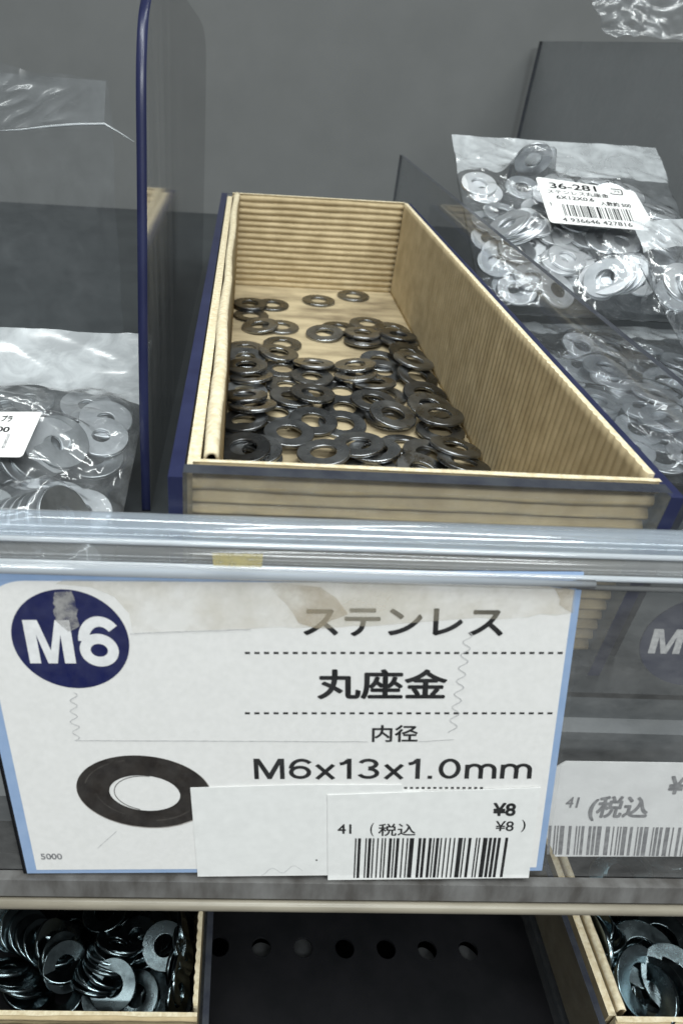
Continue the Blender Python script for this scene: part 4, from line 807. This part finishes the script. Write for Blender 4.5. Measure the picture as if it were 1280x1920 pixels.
stack(10, lz(228, 1765, -188), lz(170, 1850, -190), (.1, .6, .8), (.55, .6, .5), WK11, 'black washer in the slanted stack right of the middle of the lower left box', GL, seed=3)
stack(1, lz(200, 1712, -191), lz(200, 1712, -191), (-.1, .1, 1), (0, 0, 1), WK11, 'large dark washer with a shining hole near the rail', GL, seed=4)
stack(1, lz(306, 1775, -188), lz(306, 1775, -188), (.1, -.15, 1), (0, 0, 1), WK11, 'black washer facing up beside the right panel of the lower left box', GL, seed=5)
stack(1, lz(215, 1848, -187), lz(215, 1848, -187), (-.1, -.25, 1), (0, 0, 1), WK11, 'black washer facing up near the front panel of the lower left box', GL, seed=6)
stack(6, lz(345, 1740, -190), lz(338, 1860, -190), (.95, .1, .2), (.9, -.2, .3), WK11, 'black washer standing on edge against the right panel of the lower left box', GL, seed=7)
stack(6, lz(15, 1815, -189), lz(50, 1852, -188), (0, .7, .7), (.1, .5, .8), WK11, 'black washer in the little stack at the front left of the lower left box', GL, seed=8)

clear_bin('clear plastic bin round the lower right cardboard box', 90.6, 175, 60.5, 200, -211.8, ZR - 1.5, 1.6)
liner('cardboard_box', 'cardboard box of black washers at the lower right', 94.4, 171, 64, 198, ZR - 24, ZR, seed=60)
GR = 'black washers in the lower right box'
for i, r in enumerate(SIM['lowr']):
    put_washer(WK16, (98.5 + r[0], 67 + r[1], ZR - 14 + r[2]), Quaternion(r[3:]), 'broad black washer deep in the lower right cardboard box', GR)
o = mk('packing', lambda bm: box(bm, 98.2, 169, 67, 196, ZR - 23, ZR - 14.7), M['black']); tag(o, 'black packing under the washers of the lower right box', 'packing')
stack(1, lz(1205, 1790, -189), lz(1205, 1790, -189), (-.12, -.2, 1), (0, 0, 1), WK16, 'uppermost broad black washer by the left rim of the lower right box', GR, seed=11)
stack(1, lz(1242, 1762, -192), lz(1242, 1762, -192), (.1, -.1, 1), (0, 0, 1), WK16, 'broad black washer just under the rail in the lower right box', GR, seed=12)
stack(5, lz(1215, 1870, -190), lz(1262, 1840, -189), (-.8, -.1, .6), (-.3, -.2, .9), WK16, 'broad black washer in the fanned stack at the front of the lower right box', GR, seed=13)
stack(5, lz(1110, 1740, -191), lz(1125, 1765, -189), (-.7, .3, .6), (-.5, .5, .7), WK11, 'small black washer in the stack at the left rim of the lower right box', GR, seed=14)

# ------------------------------------------------------------------ keep what shows; past 300 washers the smallest become one heap
bpy.context.view_layer.update()
dg = bpy.context.evaluated_depsgraph_get()
CLEAR = {m.name for k, m in M.items() if k.startswith(('clear', 'film', 'rail', 'cover', 'tape')) and k not in ('rail_lip', 'rail_bead')}
eye = cam.matrix_world.translation.copy(); Rinv = CM.T
def on_screen(p):
    c = Rinv @ np.array([p.x / MM, p.y / MM, p.z / MM - EYE]); x = PX + F_PX * c[0] / -c[2]; y = PY - F_PX * c[1] / -c[2]; return 0 < x < 1280 and 0 < y < 1920
def sees(p, target):
    o = eye.copy(); d = (p - eye).normalized()
    for _ in range(30):
        hit, loc, nrm, idx, ob, mx = SC.ray_cast(dg, o, d)
        if not hit: return False
        if ob.name == target: return True
        me = ob.data; mi = me.polygons[idx].material_index if idx < len(me.polygons) else 0
        if me.materials[mi].name not in CLEAR: return False
        o = loc + d * 2e-5
    return False
score = []
for o in [o for o in SC.objects if o.get('category') == 'washer']:
    n = 0; vs = o.data.vertices; st_ = max(1, len(vs) // 48)
    for v in list(vs)[::st_]:
        p = o.matrix_world @ v.co
        if on_screen(p):
            q = p + (eye - p).normalized() * 4e-5
            # a sample shows when nothing solid stands before it
            d = (q - eye); L_ = d.length; d.normalize(); a = eye.copy(); ok = True
            for _ in range(30):
                hit, loc, nrm, idx, ob, mx = SC.ray_cast(dg, a, d, distance=L_ - (a - eye).length)
                if not hit: break
                if ob.data.materials[ob.data.polygons[idx].material_index if idx < len(ob.data.polygons) else 0].name not in CLEAR: ok = False; break
                a = loc + d * 2e-5
            n += ok
    dist = (o.location - eye).length
    score.append((n / dist ** 2, n, o))
gone = [t for t in score if t[1] == 0]
for t in gone: bpy.data.objects.remove(t[2])
score = sorted([t for t in score if t[1] > 0], key=lambda t: -t[0])
print('washers in view', len(score), 'hidden', len(gone))
rest = score[298:]
if rest:
    bm = bmesh.new(); mats = []; 
    for _, _, o in rest:
        m = o.data.materials[0]
        if m not in mats: mats.append(m)
        tmp = bmesh.new(); tmp.from_mesh(o.data); tmp.transform(o.matrix_world)
        for f in tmp.faces: f.material_index = mats.index(m)
        t_ = bpy.data.meshes.new('tmp'); tmp.to_mesh(t_); tmp.free(); bm.from_mesh(t_); bpy.data.meshes.remove(t_)
    hp = mesh_obj('washer_heap', bm, mats); tag(hp, 'scattered washers that barely show between and behind the others', 'washers', kind='stuff')
    for _, _, o in rest: bpy.data.objects.remove(o)
